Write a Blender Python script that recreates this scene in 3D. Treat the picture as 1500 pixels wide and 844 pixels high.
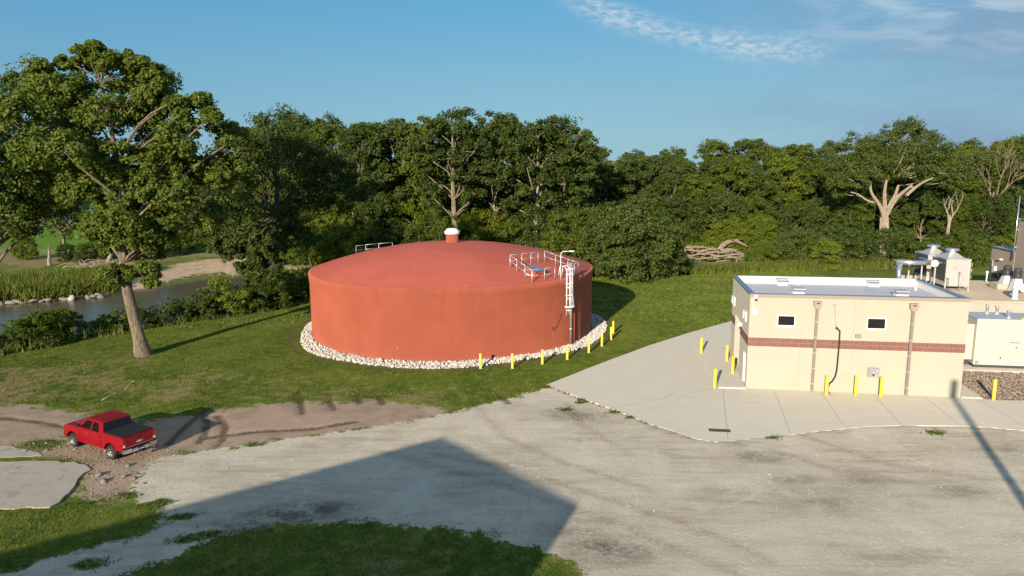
import bpy, bmesh, math, random
import numpy as np
from mathutils import Matrix, Vector

for o in list(bpy.data.objects):
    bpy.data.objects.remove(o)
S = bpy.context.scene
R = math.radians

# ---------------------------------------------------------------- camera
cam_d = bpy.data.cameras.new('camera')
cam_d.sensor_width = 36
cam_d.lens = 1030 / 1500 * 36
cam_d.clip_start = 0.5
cam_d.clip_end = 8000
cam = bpy.data.objects.new('camera', cam_d)
S.collection.objects.link(cam)
cam.matrix_world = Matrix.Translation((0, 0, 15.33)) @ Matrix.Rotation(R(90 - 9.475), 4, 'X') @ Matrix.Rotation(R(-0.359), 4, 'Z')
S.camera = cam

# ---------------------------------------------------------------- light
SUN_AZ = 21.8       # light travels towards this bearing (clockwise from +Y)
SUN_EL = 16.5
W = bpy.data.worlds.new('World')
S.world = W
W.use_nodes = True
S.view_settings.view_transform = 'Standard'
S.view_settings.look = 'None'
S.view_settings.gamma = 1
S.view_settings.exposure = 0.55
S.view_settings.use_curve_mapping = False
sd = bpy.data.lights.new('sun', 'SUN')
sd.energy = 4.8
sd.angle = R(0.55)
sd.color = (1.0, 0.86, 0.70)
sun = bpy.data.objects.new('sun', sd)
S.collection.objects.link(sun)
ldir = Vector((math.sin(R(SUN_AZ)) * math.cos(R(SUN_EL)), math.cos(R(SUN_AZ)) * math.cos(R(SUN_EL)), -math.sin(R(SUN_EL))))
sun.rotation_euler = ldir.to_track_quat('-Z', 'Y').to_euler()
sun.location = (-20, -40, 60)


# ---------------------------------------------------------------- node helpers
class NT:
    def __init__(s, tree):
        s.t = tree
        s.n = tree.nodes
        s.l = tree.links

    def node(s, kind, **kw):
        x = s.n.new(kind)
        for k, v in kw.items():
            setattr(x, k, v)
        return x

    def put(s, sock, v):
        if isinstance(v, bpy.types.NodeSocket):
            s.l.new(v, sock)
        elif v is not None:
            if isinstance(v, (tuple, list)) and len(v) == 3 and sock.type == 'RGBA':
                v = (*v, 1)
            sock.default_value = v

    def math(s, op, a, b=None, c=None, clamp=False):
        x = s.node('ShaderNodeMath', operation=op, use_clamp=clamp)
        s.put(x.inputs[0], a)
        if b is not None: s.put(x.inputs[1], b)
        if c is not None: s.put(x.inputs[2], c)
        return x.outputs[0]

    def vmath(s, op, a, b=None):
        x = s.node('ShaderNodeVectorMath', operation=op)
        s.put(x.inputs[0], a)
        if b is not None: s.put(x.inputs[1], b)
        return x.outputs[0]

    def mix(s, f, a, b, mode='MIX'):
        x = s.node('ShaderNodeMix', data_type='RGBA', blend_type=mode)
        x.clamp_factor = True
        s.put(x.inputs[0], f); s.put(x.inputs[6], a); s.put(x.inputs[7], b)
        return x.outputs[2]

    def ramp(s, v, a, b):
        x = s.node('ShaderNodeMapRange', interpolation_type='SMOOTHSTEP')
        s.put(x.inputs[0], v)
        x.inputs[1].default_value = a; x.inputs[2].default_value = b
        return x.outputs[0]

    def noise(s, vec, scale, detail=3, rough=.55, dist=0, out=0):
        x = s.node('ShaderNodeTexNoise')
        if vec is not None: s.put(x.inputs['Vector'], vec)
        x.inputs['Scale'].default_value = scale
        x.inputs['Detail'].default_value = detail
        x.inputs['Roughness'].default_value = rough
        x.inputs['Distortion'].default_value = dist
        return x.outputs[out]

    def voro(s, vec, scale, feature='F1', out=0):
        x = s.node('ShaderNodeTexVoronoi', feature=feature)
        if vec is not None: s.put(x.inputs['Vector'], vec)
        x.inputs['Scale'].default_value = scale
        return x.outputs[out]

    def attr(s, name):
        return s.node('ShaderNodeAttribute', attribute_name=name).outputs['Fac']

    def pos(s):
        return s.node('ShaderNodeNewGeometry').outputs['Position']

    def obj(s):
        return s.node('ShaderNodeTexCoord').outputs['Object']

    def bump(s, h, strength=.5, dist=.02, normal=None):
        x = s.node('ShaderNodeBump')
        x.inputs['Strength'].default_value = strength
        x.inputs['Distance'].default_value = dist
        s.put(x.inputs['Height'], h)
        if normal is not None: s.put(x.inputs['Normal'], normal)
        return x.outputs[0]


MATS = {}


def new_mat(name):
    m = bpy.data.materials.new(name)
    m.use_nodes = True
    nt = NT(m.node_tree)
    b = m.node_tree.nodes['Principled BSDF']
    MATS[name] = m
    return m, nt, b


def mat(name, col, rough=.6, metal=0, var=.12, scale=3, bump=0, bscale=30, spec=.4, dirt=None, coat=0, dscale=1.2):
    """procedural paint / metal / concrete: base colour broken by two noises, optional dirt colour and bump"""
    m, nt, b = new_mat(name)
    p = nt.obj()
    n1 = nt.noise(p, scale, 5, .6)
    dark = tuple(c * (1 - var) for c in col); lite = tuple(min(1, c * (1 + var)) for c in col)
    c = nt.mix(n1, dark, lite)
    if dirt:
        n2 = nt.ramp(nt.noise(p, dscale, 6, .65), .52, .72)
        c = nt.mix(nt.math('MULTIPLY', n2, dirt[3]), c, dirt[:3])
    nt.put(b.inputs['Base Color'], c)
    b.inputs['Roughness'].default_value = rough
    b.inputs['Diffuse Roughness'].default_value = .2 if rough > .6 else 0.0
    b.inputs['Metallic'].default_value = metal
    b.inputs['Specular IOR Level'].default_value = spec
    b.inputs['Coat Weight'].default_value = coat
    if bump:
        nt.put(b.inputs['Normal'], nt.bump(nt.noise(p, bscale, 4, .6), bump, .02))
    return m


# ---------------------------------------------------------------- world sky and thin clouds
nt = NT(W.node_tree)
bg = W.node_tree.nodes['Background']
sky = nt.node('ShaderNodeTexSky', sky_type='NISHITA', sun_disc=False)
sky.sun_elevation = R(SUN_EL)
sky.sun_rotation = R(180 + SUN_AZ)
sky.air_density = 1.25
sky.dust_density = 0.35
sky.ozone_density = 2.2
d = nt.node('ShaderNodeTexCoord').outputs['Generated']
sep = nt.node('ShaderNodeSeparateXYZ'); nt.put(sep.inputs[0], d)
yy = nt.math('MAXIMUM', sep.outputs[1], .05)
u = nt.math('DIVIDE', sep.outputs[0], yy)
v = nt.math('DIVIDE', sep.outputs[2], yy)
cmb = nt.node('ShaderNodeCombineXYZ'); nt.put(cmb.inputs[0], u); nt.put(cmb.inputs[1], v)
uv = cmb.outputs[0]
front = nt.math('GREATER_THAN', sep.outputs[1], .05)
# long mackerel band, high in the south-west of the view
du = nt.math('SUBTRACT', .41, u)
line = nt.math('MULTIPLY_ADD', nt.math('MULTIPLY', du, du), .65, .160)
off = nt.math('ABSOLUTE', nt.math('SUBTRACT', v, line))
wob = nt.noise(uv, 9, 2)
band = nt.ramp(nt.math('ADD', off, nt.math('MULTIPLY', wob, .022)), .040, .006)
band = nt.math('MULTIPLY', band, nt.ramp(u, .46, .38))
band = nt.math('MULTIPLY', band, nt.ramp(u, .03, .12))
rot = nt.node('ShaderNodeMapping'); rot.inputs['Rotation'].default_value = (0, 0, R(35)); rot.inputs['Scale'].default_value = (1.0, 2.4, 1)
nt.put(rot.inputs[0], uv)
puff = nt.ramp(nt.noise(rot.outputs[0], 62, 4, .6, .3), .36, .66)
c1 = nt.math('MULTIPLY', nt.math('MULTIPLY', band, nt.math('MULTIPLY_ADD', puff, .85, .12)), .95)
# streaks at the upper right
st = nt.node('ShaderNodeMapping'); st.inputs['Rotation'].default_value = (0, 0, R(-12)); st.inputs['Scale'].default_value = (1.0, 4.5, 1)
nt.put(st.inputs[0], uv)
sn = nt.ramp(nt.noise(st.outputs[0], 8, 6, .62, .6), .40, .70)
c2 = nt.math('MULTIPLY', sn, nt.math('MULTIPLY', nt.ramp(u, .25, .55), nt.ramp(v, .10, .22)))
c2 = nt.math('MULTIPLY', c2, .6)
# soft veil over the right half
vn = nt.ramp(nt.noise(st.outputs[0], 2.6, 5, .55, .4), .25, .70)
veil = nt.math('MULTIPLY', nt.math('MULTIPLY', vn, nt.ramp(u, .02, .62)), .66)
veil = nt.math('ADD', veil, nt.math('MULTIPLY', nt.ramp(u, .35, .8), .22))
col = sky.outputs[0]
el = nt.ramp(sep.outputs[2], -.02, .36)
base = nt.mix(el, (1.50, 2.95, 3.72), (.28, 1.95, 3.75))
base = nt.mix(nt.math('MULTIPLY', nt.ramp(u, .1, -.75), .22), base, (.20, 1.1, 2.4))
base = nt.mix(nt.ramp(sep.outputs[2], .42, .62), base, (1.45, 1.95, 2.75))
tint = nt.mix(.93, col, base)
col = nt.mix(nt.math('MULTIPLY', veil, front), tint, (1.40, 2.15, 3.10))
col = nt.mix(nt.math('MULTIPLY', nt.math('ADD', c1, c2, clamp=True), front), col, (3.3, 3.95, 4.5))
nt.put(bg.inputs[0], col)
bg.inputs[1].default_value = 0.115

# ---------------------------------------------------------------- object helpers
COL = S.collection


def mesh_np(name, verts, faces, nv, smooth=False):
    """faces: flat int array, all polygons of nv corners"""
    me = bpy.data.meshes.new(name)
    verts = np.asarray(verts, np.float32); faces = np.asarray(faces, np.int32).reshape(-1, nv)
    me.vertices.add(len(verts)); me.vertices.foreach_set('co', verts.ravel())
    me.loops.add(faces.size); me.loops.foreach_set('vertex_index', faces.ravel())
    me.polygons.add(len(faces))
    me.polygons.foreach_set('loop_start', np.arange(0, faces.size, nv, dtype=np.int32))
    if smooth:
        me.polygons.foreach_set('use_smooth', np.ones(len(faces), bool))
    me.update(calc_edges=True)
    return me


def link(name, data, m=None, parent=None):
    o = bpy.data.objects.new(name, data)
    COL.objects.link(o)
    if m is not None and not data.materials: data.materials.append(m)
    if parent is not None: o.parent = parent
    return o


def tag(o, label=None, cat=None, group=None, kind=None):
    if label: o['label'] = label
    if cat: o['category'] = cat
    if group: o['group'] = group
    if kind: o['kind'] = kind
    return o


def thing(name, label, cat, loc=(0, 0, 0), rz=0, group=None):
    o = bpy.data.objects.new(name, None)
    o.empty_display_size = .3
    COL.objects.link(o)
    o.location = loc; o.rotation_euler = (0, 0, rz)
    return tag(o, label, cat, group)


class MB:
    """collects shapes, builds ONE mesh object"""
    def __init__(s): s.bm = bmesh.new()

    def box(s, x0, x1, y0, y1, z0, z1, M=None):
        r = bmesh.ops.create_cube(s.bm, size=1)
        T = Matrix.Translation(((x0 + x1) / 2, (y0 + y1) / 2, (z0 + z1) / 2)) @ Matrix.Diagonal((x1 - x0, y1 - y0, z1 - z0, 1))
        if M is not None: T = M @ T
        bmesh.ops.transform(s.bm, matrix=T, verts=r['verts'])
        return s

    def cyl(s, a, b, r, r2=None, n=12, cap=True):
        a = Vector(a); b = Vector(b); dd = b - a
        q = bmesh.ops.create_cone(s.bm, cap_ends=cap, segments=n, radius1=r, radius2=r if r2 is None else r2, depth=dd.length)
        T = Matrix.Translation((a + b) / 2) @ dd.to_track_quat('Z', 'Y').to_matrix().to_4x4()
        bmesh.ops.transform(s.bm, matrix=T, verts=q['verts'])
        for vv in q['verts']:
            for f in vv.link_faces:
                if len(f.verts) == 4: f.smooth = True
        return s

    def tube(s, pts, r, n=8):
        for a, b in zip(pts[:-1], pts[1:]):
            s.cyl(a, b, r, n=n)
        for p in pts[1:-1]:
            q = bmesh.ops.create_icosphere(s.bm, subdivisions=2, radius=r * 1.01, matrix=Matrix.Translation(p))
        return s

    def lathe(s, prof, n=24, M=None, smooth=True):
        rings = []
        for r, z in prof:
            if r < 1e-5: rings.append([s.bm.verts.new((0, 0, z))])
            else: rings.append([s.bm.verts.new((r * math.cos(2 * math.pi * k / n), r * math.sin(2 * math.pi * k / n), z)) for k in range(n)])
        for A, B in zip(rings[:-1], rings[1:]):
            for k in range(n):
                k2 = (k + 1) % n
                if len(A) == 1 and len(B) == 1: continue
                if len(A) == 1: f = s.bm.faces.new((A[0], B[k2], B[k]))
                elif len(B) == 1: f = s.bm.faces.new((A[k], A[k2], B[0]))
                else: f = s.bm.faces.new((A[k], A[k2], B[k2], B[k]))
                f.smooth = smooth
        if M is not None:
            bmesh.ops.transform(s.bm, matrix=M, verts=[q for rr in rings for q in rr])
        return s

    def prism(s, poly, h0, h1, axis='z', M=None):
        """poly of 2D points extruded; axis z: (x,y); axis y: (x,z) extruded along y; axis x: (y,z) along x"""
        def P(p, h):
            return {'z': (p[0], p[1], h), 'y': (p[0], h, p[1]), 'x': (h, p[0], p[1])}[axis]
        a = [s.bm.verts.new(P(p, h0)) for p in poly]; b = [s.bm.verts.new(P(p, h1)) for p in poly]
        s.bm.faces.new(a); s.bm.faces.new(b[::-1])
        k = len(poly)
        for i in range(k):
            s.bm.faces.new((a[i], b[i], b[(i + 1) % k], a[(i + 1) % k]))
        if M is not None: bmesh.ops.transform(s.bm, matrix=M, verts=a + b)
        return s

    def hexa(s, lo, hi):
        """lo, hi: four corner points each (same winding)"""
        a = [s.bm.verts.new(p) for p in lo]; b = [s.bm.verts.new(p) for p in hi]
        s.bm.faces.new(a[::-1]); s.bm.faces.new(b)
        for i in range(4):
            s.bm.faces.new((a[i], a[(i + 1) % 4], b[(i + 1) % 4], b[i]))
        return s

    def build(s, name, m, parent=None, bevel=0, seg=2, ang=30):
        bmesh.ops.recalc_face_normals(s.bm, faces=s.bm.faces)
        if bevel:
            ed = [e for e in s.bm.edges if len(e.link_faces) == 2 and e.calc_face_angle(0) > R(ang)]
            bmesh.ops.bevel(s.bm, geom=ed, offset=bevel, segments=seg, affect='EDGES', clamp_overlap=True)
        me = bpy.data.meshes.new(name)
        s.bm.to_mesh(me); s.bm.free()
        return link(name, me, m, parent)


# ---------------------------------------------------------------- 2D helpers (numpy)
def dist_poly(x, y, poly, closed=True):
    P = np.array(poly, float)
    Q = np.roll(P, -1, 0) if closed else P[1:]
    A = P if closed else P[:-1]
    best = np.full(x.shape, 1e18); ins = np.zeros(x.shape, bool)
    for (ax, ay), (bx, by) in zip(A, Q):
        dx, dy = bx - ax, by - ay
        t = np.clip(((x - ax) * dx + (y - ay) * dy) / (dx * dx + dy * dy + 1e-12), 0, 1)
        dd = (x - ax - t * dx) ** 2 + (y - ay - t * dy) ** 2
        best = np.minimum(best, dd)
        if closed:
            c = ((ay > y) != (by > y))
            with np.errstate(divide='ignore', invalid='ignore'):
                xx = ax + (y - ay) * dx / (dy if dy else 1e-12)
            ins ^= c & (x < xx)
    best = np.sqrt(best)
    return np.where(ins, best, -best) if closed else best


def sst(x, a, b):
    t = np.clip((x - a) / (b - a), 0, 1)
    return t * t * (3 - 2 * t)


_rn = np.random.default_rng(5)
_T = _rn.random((256, 256))


def vnoise(x, y, s):
    x = x / s + 1000.3; y = y / s + 2000.7
    xi = np.floor(x).astype(int); yi = np.floor(y).astype(int)
    fx = x - xi; fy = y - yi
    fx = fx * fx * (3 - 2 * fx); fy = fy * fy * (3 - 2 * fy)
    g = lambda a, b: _T[a & 255, b & 255]
    return (g(xi, yi) * (1 - fx) + g(xi + 1, yi) * fx) * (1 - fy) + (g(xi, yi + 1) * (1 - fx) + g(xi + 1, yi + 1) * fx) * fy - .5


GRAVEL = [(-20.88, 24.27), (-20.05, 25.27), (-18.96, 26.03), (-17.84, 26.89), (-16.58, 27.7), (-15.77, 28.49), (-15.58, 29.34), (-16.34, 30.25), (-17.7, 30.94), (-18.75, 32.61), (-19.28, 34.61), (-19.17, 36.57), (-17.23, 37.3), (-15.5, 37.77), (-12.47, 39.27), (-9.5, 40.32), (-6.4, 41.66), (-4.0, 43.24), (-1.42, 45.21), (1.9, 48.13), (2.42, 48.92), (8.6, 42), (20, 42), (60, 38), (60, 10), (4, 10), (2.88, 24.02), (2.6, 25.3), (1.86, 26.25), (0.22, 27.22), (-1.52, 27.8), (-3.33, 28.4), (-5.79, 28.91), (-8.26, 29.12), (-10.03, 28.96), (-11.94, 28.44), (-12.97, 27.38), (-13.9, 26.33), (-14.96, 25.21), (-15.71, 24.22), (-20, 15), (-40, 15)]
DIRT = [(-42.97, 44.62), (-35.02, 46.14), (-31.44, 44.95), (-27.87, 43.55), (-23.07, 41.96), (-21.71, 42.67), (-18.84, 44.17), (-14.85, 45.75), (-8.82, 45.63), (-4.99, 44.31), (-3.98, 42.98), (-6.37, 41.42), (-12.41, 39.05), (-17.15, 37.11), (-19.08, 36.38), (-19.1, 34.61), (-18.58, 32.61), (-17.98, 31.15), (-20.09, 31.18), (-21.95, 32.88), (-22.23, 35.09), (-26.05, 36.77), (-29.03, 37.79), (-36.6, 37.61)]
SLAB = [(-32.06, 35.85), (-27.66, 35.88), (-25.12, 35.93), (-22.62, 35.44), (-22.0, 34.83), (-22.19, 33.67), (-21.8, 32.58), (-21.54, 31.69), (-21.5, 30.51), (-22.6, 30.59), (-23.74, 30.41), (-26.86, 29.61)]
SLAB2 = [(-31.77, 38.33), (-29.79, 38.3), (-28.32, 37.87), (-26.94, 37.26), (-25.91, 36.68), (-26.99, 36.51), (-28.06, 36.43), (-30.25, 36.37)]
TRK = [[(-15.1, 47.84), (-14.3, 45.46), (-13.53, 43.28)], [(-13.12, 47.65), (-12.43, 45.7), (-11.65, 44.03)], [(-11.2, 48.08), (-10.28, 45.38)], [(-9.22, 46.81), (-8.71, 45.07)], [(-19.78, 38.14), (-20.06, 41.43), (-20.2, 44.19), (-19.72, 45.0)], [(-20.15, 43.66), (-18.93, 41.64), (-18.31, 39.8), (-18.07, 38.52)], [(-18.84, 42.87), (-17.58, 41.03), (-16.89, 38.81), (-16.87, 38.09)], [(-2.51, 49.02), (-0.99, 46.95), (-0.28, 45.19)], [(-18.03, 39.15), (-15.2, 40.19), (-12.04, 40.59), (-9.8, 41.72)], [(-32.68, 42.87), (-29.54, 42.07), (-26.65, 40.84)]]
GTRK = [[(-4.18, 36.62), (0.29, 34.32), (4.74, 30.91), (7.46, 28.86), (8.82, 27.39), (10.08, 25.7)], [(-7.25, 36.95), (-1.79, 33.53), (4.45, 28.9), (5.96, 27.42), (7.34, 26.08), (8.56, 24.76)], [(-2.27, 43.86), (-0.45, 39.07), (2.83, 35.14), (6.86, 31.88)], [(3.6, 45.11), (4.14, 41.24), (5.76, 37.92)], [(14.27, 36.8), (16.78, 34.08), (19.59, 32.83)], [(16.97, 38.77), (19.66, 34.89), (22.87, 33.18), (25.3, 32.75)]]
STAIN = [(17.15, 33.02, 0.9), (14.13, 33.14, 0.9), (12.71, 36.07, 0.8), (13.86, 35.69, 0.8), (21.44, 31.46, 0.9), (-9.74, 30.03, 1.4), (-10.84, 29.59, 1.3), (2.31, 28.5, 1), (3.32, 26.91, 1), (27.31, 36.59, 1.5), (3.01, 43.11, 1.2), (4.66, 42.19, 1.2), (-12.68, 28.81, 0.9), (14.27, 30.71, 1.5), (4.64, 26.37, 1.2), (-8.57, 30.34, 0.8), (12.64, 37.61, 0.5), (9.37, 39.33, 0.4), (10.16, 38.47, 0.4), (8.55, 40.23, 0.3), (18.87, 39.5, 0.6), (14.6, 38.81, 0.5)]
GREENSPOT = [(-14.87, 29.64, 0.5), (-13.13, 28.11, 0.45), (-13.96, 27.67, 0.5), (-27.02, 38.26, 1.2), (-20.29, 30.97, 0.6), (-17.08, 30.66, 0.6), (-16.51, 31.13, 0.4), (-14.84, 38.06, 0.4), (-1.45, 46.21, 0.6), (7.44, 42.14, 0.3), (24.79, 39.29, 0.5), (14.92, 38.6, 0.4), (5.03, 45.65, 0.5), (-16.91, 25.81, 0.6), (3.5, 43.75, 0.4), (4.52, 45.09, 0.3), (2.4, 48.43, 0.4), (6.5, 43.04, 0.3), (-18.69, 31.87, 0.4)]
CONC = [(2.42, 48.92), (6.44, 53.85), (12.01, 60.3), (16.84, 65.18), (22.05, 69.92), (27, 75.5), (34, 80), (60, 77), (75, 40), (45, 36.5), (30.09, 39.41), (28.48, 40.0), (26.6, 40.26), (23.82, 40.42), (21.06, 40.24), (18.08, 39.51), (15.83, 38.9), (13.68, 38.41), (12.6, 38.12), (11.38, 37.93), (10.55, 38.46), (9.47, 39.77), (8.62, 40.57), (7.29, 42.52), (5.81, 44.51), (4.19, 46.54)]
NEAR = [(-400, -10), (-75, 20), (-52, 50), (-45.5, 60), (-41.5, 67), (-32, 76), (-26, 84.5), (-12, 97), (0, 102), (12, 104), (24, 107), (36, 109), (60, 112), (110, 120), (200, 130), (900, 160), (900, -900), (-900, -900), (-900, -10)]
FAR = [(-900, 0), (-400, 30), (-150, 78), (-76, 101), (-68, 106), (-58, 115), (-52, 127), (-38.5, 131), (-20, 136), (0, 138), (36, 138), (60, 142), (110, 150), (200, 160), (900, 190), (900, 4000), (-900, 4000)]
CEN = (-5.83, 68.79); TR = 13.66


def hgt(x, y):
    dN = -dist_poly(x, y, NEAR); dF = dist_poly(x, y, FAR)
    z = vnoise(x, y, 9) * .22 * sst(dN, -3, -18) * sst(np.abs(y - 68), 60, 30)
    z = z * 0 + (vnoise(x, y, 6) * .06 + vnoise(x, y, 2.1) * .03)
    drop = -4.6 * sst(dN, -1.0, 6.5)
    z = z + drop
    # gentle fall of the lawn towards the bank
    z = z - .35 * sst(dN, -9, 0) * sst(y, 50, 60)
    up = 2.0 * sst(dF, -1.5, 4) + .8 * sst(dF, 3, 16) + .7 * sst(dF, 16, 70)
    z = z + np.where(dF > -6, up, 0)
    z = z + .045 * np.exp(-(np.minimum(np.abs(dist_poly(x, y, CONC)), 9) / .9) ** 2) * (dist_poly(x, y, CONC) < 0)
    return z


def hz(x, y):
    return float(hgt(np.array([float(x)]), np.array([float(y)]))[0])


def axis_steps(lo, hi, fa, fb, fine, grow, mx):
    mid = list(np.arange(fa, fb + 1e-6, fine))
    out = []; p = fb; s = fine
    while p < hi:
        s = min(s * grow, mx); p += s; out.append(p)
    left = []; p = fa; s = fine
    while p > lo:
        s = min(s * grow, mx); p -= s; left.append(p)
    return np.array(left[::-1] + mid + out)


gx = axis_steps(-3000, 3000, -34, 36, .22, 1.025, 160)
gy = axis_steps(-400, 4000, 23, 62, .22, 1.025, 160)
GX, GY = np.meshgrid(gx, gy)
fx_, fy_ = GX.ravel(), GY.ravel()
fz = hgt(fx_, fy_)
near = (np.abs(fx_) < 60) & (fy_ > 5) & (fy_ < 90)


def part(fn, default=-9.0):
    out = np.full(fx_.shape, default); out[near] = fn(fx_[near], fy_[near]); return out


jit = vnoise(fx_, fy_, 1.6) * .9 + vnoise(fx_, fy_, .6) * .4
a_grav = part(lambda x, y: dist_poly(x, y, GRAVEL))
a_dirt = part(lambda x, y: dist_poly(x, y, DIRT))
a_trk = part(lambda x, y: np.maximum.reduce([np.exp(-(np.minimum(np.abs(dist_poly(x, y, t, False)), 9) / .30) ** 2) for t in TRK]), 0.0)
a_gtrk = part(lambda x, y: np.maximum.reduce([np.exp(-(dist_poly(x, y, t, False) / .30) ** 2) for t in GTRK]), 0.0)
a_stain = part(lambda x, y: sum(np.exp(-(((x - c[0]) / 1.6) ** 2 + ((y - c[1]) / .9) ** 2) / c[2] ** 2) for c in STAIN), 0.0)
a_gs = part(lambda x, y: sum(np.exp(-(((x - c[0]) / 1.3) ** 2 + ((y - c[1]) / .8) ** 2) / c[2] ** 2) for c in GREENSPOT), 0.0)
dist_t = np.hypot(fx_ - CEN[0], fy_ - CEN[1])
a_ring = np.exp(-((dist_t - 15.75) / .35) ** 2)          # bare earth rim beyond the rock bed
fz = fz - a_trk * .06
G = lambda cx, cy, s: np.exp(-(((fx_ - cx) / s[0]) ** 2 + ((fy_ - cy) / s[1]) ** 2))
a_dry = .60 * G(-37, 51, (9, 6)) + .34 * G(-22, 50, (6, 4)) + .38 * G(-12, 47.5, (7, 2.5)) + .3 * G(-3, 46.5, (5, 2)) + .1 * G(-26, 46, (5, 3)) + .30 * G(-3, 26, (9, 3)) - .06
a_dry = a_dry + .35 * G(-31.5, 57.6, (2.0, 1.3)) + .35 * np.exp(-(dist_poly(fx_, fy_, NEAR) / 1.5) ** 2)
dF_ = dist_poly(fx_, fy_, FAR)
a_mow = sst(fy_, 140, 158) * sst(fx_, -50, -75) * sst(dF_, 18, 34)
SAND = [(-59.5, 106), (-60, 119), (-57, 127), (-50, 131), (-38, 134), (-30, 136), (-33, 137), (-43, 136.5), (-50, 140), (-56, 145), (-62, 143), (-65, 136), (-65, 128), (-66, 119), (-63, 110)]
a_sand = np.full(fx_.shape, -9.0); mm = (fy_ > 80) & (fy_ < 200); a_sand[mm] = dist_poly(fx_[mm], fy_[mm], SAND)
a_path = np.exp(-(dist_poly(fx_, fy_, [(-260, 150), (-150, 158), (-101, 154), (-80, 150), (-60, 150)], False) / 3) ** 2) * sst(fy_, 100, 120)
a_bank = np.exp(-(dF_ / 2.2) ** 2) * (fy_ > 60)
a_dry = a_dry + (.95 * G(-105, 140, (34, 10)) + .5 * G(-78, 146, (14, 9))) * (fy_ > 110)

nx, ny = len(gx), len(gy)
idx = np.arange(nx * ny).reshape(ny, nx)
quads = np.stack([idx[:-1, :-1], idx[:-1, 1:], idx[1:, 1:], idx[1:, :-1]], -1).reshape(-1, 4)
qc = lambda a: a[quads].mean(1)
gq, dq = qc(a_grav + jit * .6), qc(a_dirt + jit * .6)
nq = qc(dist_poly(fx_, fy_, NEAR))
zone = np.where(gq > 0, 1, np.where(dq > 0, 2, np.where(nq > 0, 0, 3)))
ATT = dict(grav=a_grav, dirt=a_dirt, trk=a_trk, gtrk=a_gtrk, stain=a_stain, gs=a_gs, ring=a_ring, dry=a_dry, mow=a_mow, sand=a_sand, path=a_path, bank=a_bank)


def grass_colour(nt, p, dry, mow):
    n1 = nt.noise(p, .22, 4, .6)
    n2 = nt.noise(p, 1.3, 4, .65)
    n3 = nt.noise(p, 9, 3, .7)
    c = nt.mix(nt.ramp(n1, .38, .62), (.072, .116, .013), (.130, .163, .020))
    c = nt.mix(nt.ramp(n2, .42, .66), c, (.155, .182, .028))
    c = nt.mix(nt.math('MULTIPLY', nt.ramp(n3, .45, .72), .5), c, (.040, .062, .012))
    f = nt.math('ADD', dry, nt.math('MULTIPLY_ADD', n2, 1.7, -.88))
    f = nt.math('ADD', f, nt.math('MULTIPLY_ADD', n3, .9, -.48))
    f = nt.math('ADD', f, nt.math('MULTIPLY_ADD', n1, 1.6, -.8))
    c = nt.mix(nt.math('MULTIPLY', nt.ramp(f, .12, .62), .85), c, (.270, .205, .100))
    c = nt.mix(nt.math('MULTIPLY', nt.ramp(nt.math('ADD', f, nt.math('MULTIPLY_ADD', n3, .8, -.4)), .75, 1.05), .6), c, (.20, .14, .085))
    c = nt.mix(mow, c, (.115, .215, .020))
    return c


m, nt, b = new_mat('ground_surface')
P = nt.pos()
A = nt.attr
grass = grass_colour(nt, P, A('dry'), A('mow'))
nA = nt.noise(P, .9, 5, .65); nB = nt.noise(P, 4.5, 4, .7); nC = nt.noise(P, 24, 3, .7); nD = nt.noise(P, .16, 3, .5)
edge = nt.math('ADD', nt.math('MULTIPLY_ADD', nA, 3.0, -1.5), nt.math('MULTIPLY_ADD', nB, 1.8, -.9))
# dirt
dirtc = nt.mix(nt.ramp(nA, .3, .7), (.30, .205, .125), (.43, .305, .20))
dirtc = nt.mix(nt.math('MULTIPLY', nt.ramp(nC, .5, .75), .5), dirtc, (.30, .25, .19))
dirtc = nt.mix(nt.math('MULTIPLY', nt.ramp(nD, .5, .62), .55), dirtc, (.48, .33, .215))
# gravel
st = nt.node('ShaderNodeMapping'); st.inputs['Rotation'].default_value = (0, 0, R(28)); st.inputs['Scale'].default_value = (.35, 2.2, 1)
nt.put(st.inputs[0], P)
nS = nt.noise(st.outputs[0], .8, 5, .65, .6)
gv = nt.mix(nt.ramp(nA, .3, .7), (.48, .42, .315), (.57, .50, .38))
gv = nt.mix(nt.math('MULTIPLY', nt.ramp(nS, .44, .66), .70), gv, (.31, .255, .175))
gv = nt.mix(nt.math('MULTIPLY', nt.ramp(nD, .44, .58), .55), gv, (.62, .555, .43))
nE = nt.noise(P, .42, 5, .7, .8)
gv = nt.mix(nt.math('MULTIPLY', nt.ramp(nE, .52, .66), .45), gv, (.40, .325, .235))
gv = nt.mix(nt.math('MULTIPLY', nt.ramp(nE, .44, .34), .5), gv, (.68, .62, .50))
spk = nt.voro(P, 11); spk2 = nt.noise(P, 40, 2, .6)
gv = nt.mix(nt.math('MULTIPLY', nt.ramp(spk2, .46, .66), .6), gv, (.68, .62, .50))
gv = nt.mix(nt.math('MULTIPLY', nt.ramp(nC, .52, .72), .6), gv, (.22, .19, .145))
gv = nt.mix(nt.math('MULTIPLY', A('gtrk'), nt.math('MULTIPLY', nt.ramp(nt.math('MULTIPLY', nt.math('ADD', nB, nA), .5), .36, .6), .62)), gv, (.30, .22, .15))
gv = nt.mix(nt.math('MULTIPLY', nt.math('MULTIPLY', A('stain'), nt.ramp(nt.math('ADD', nA, nt.math('MULTIPLY', nB, .5)), .5, .9)), .62), gv, (.16, .14, .10))
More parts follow.
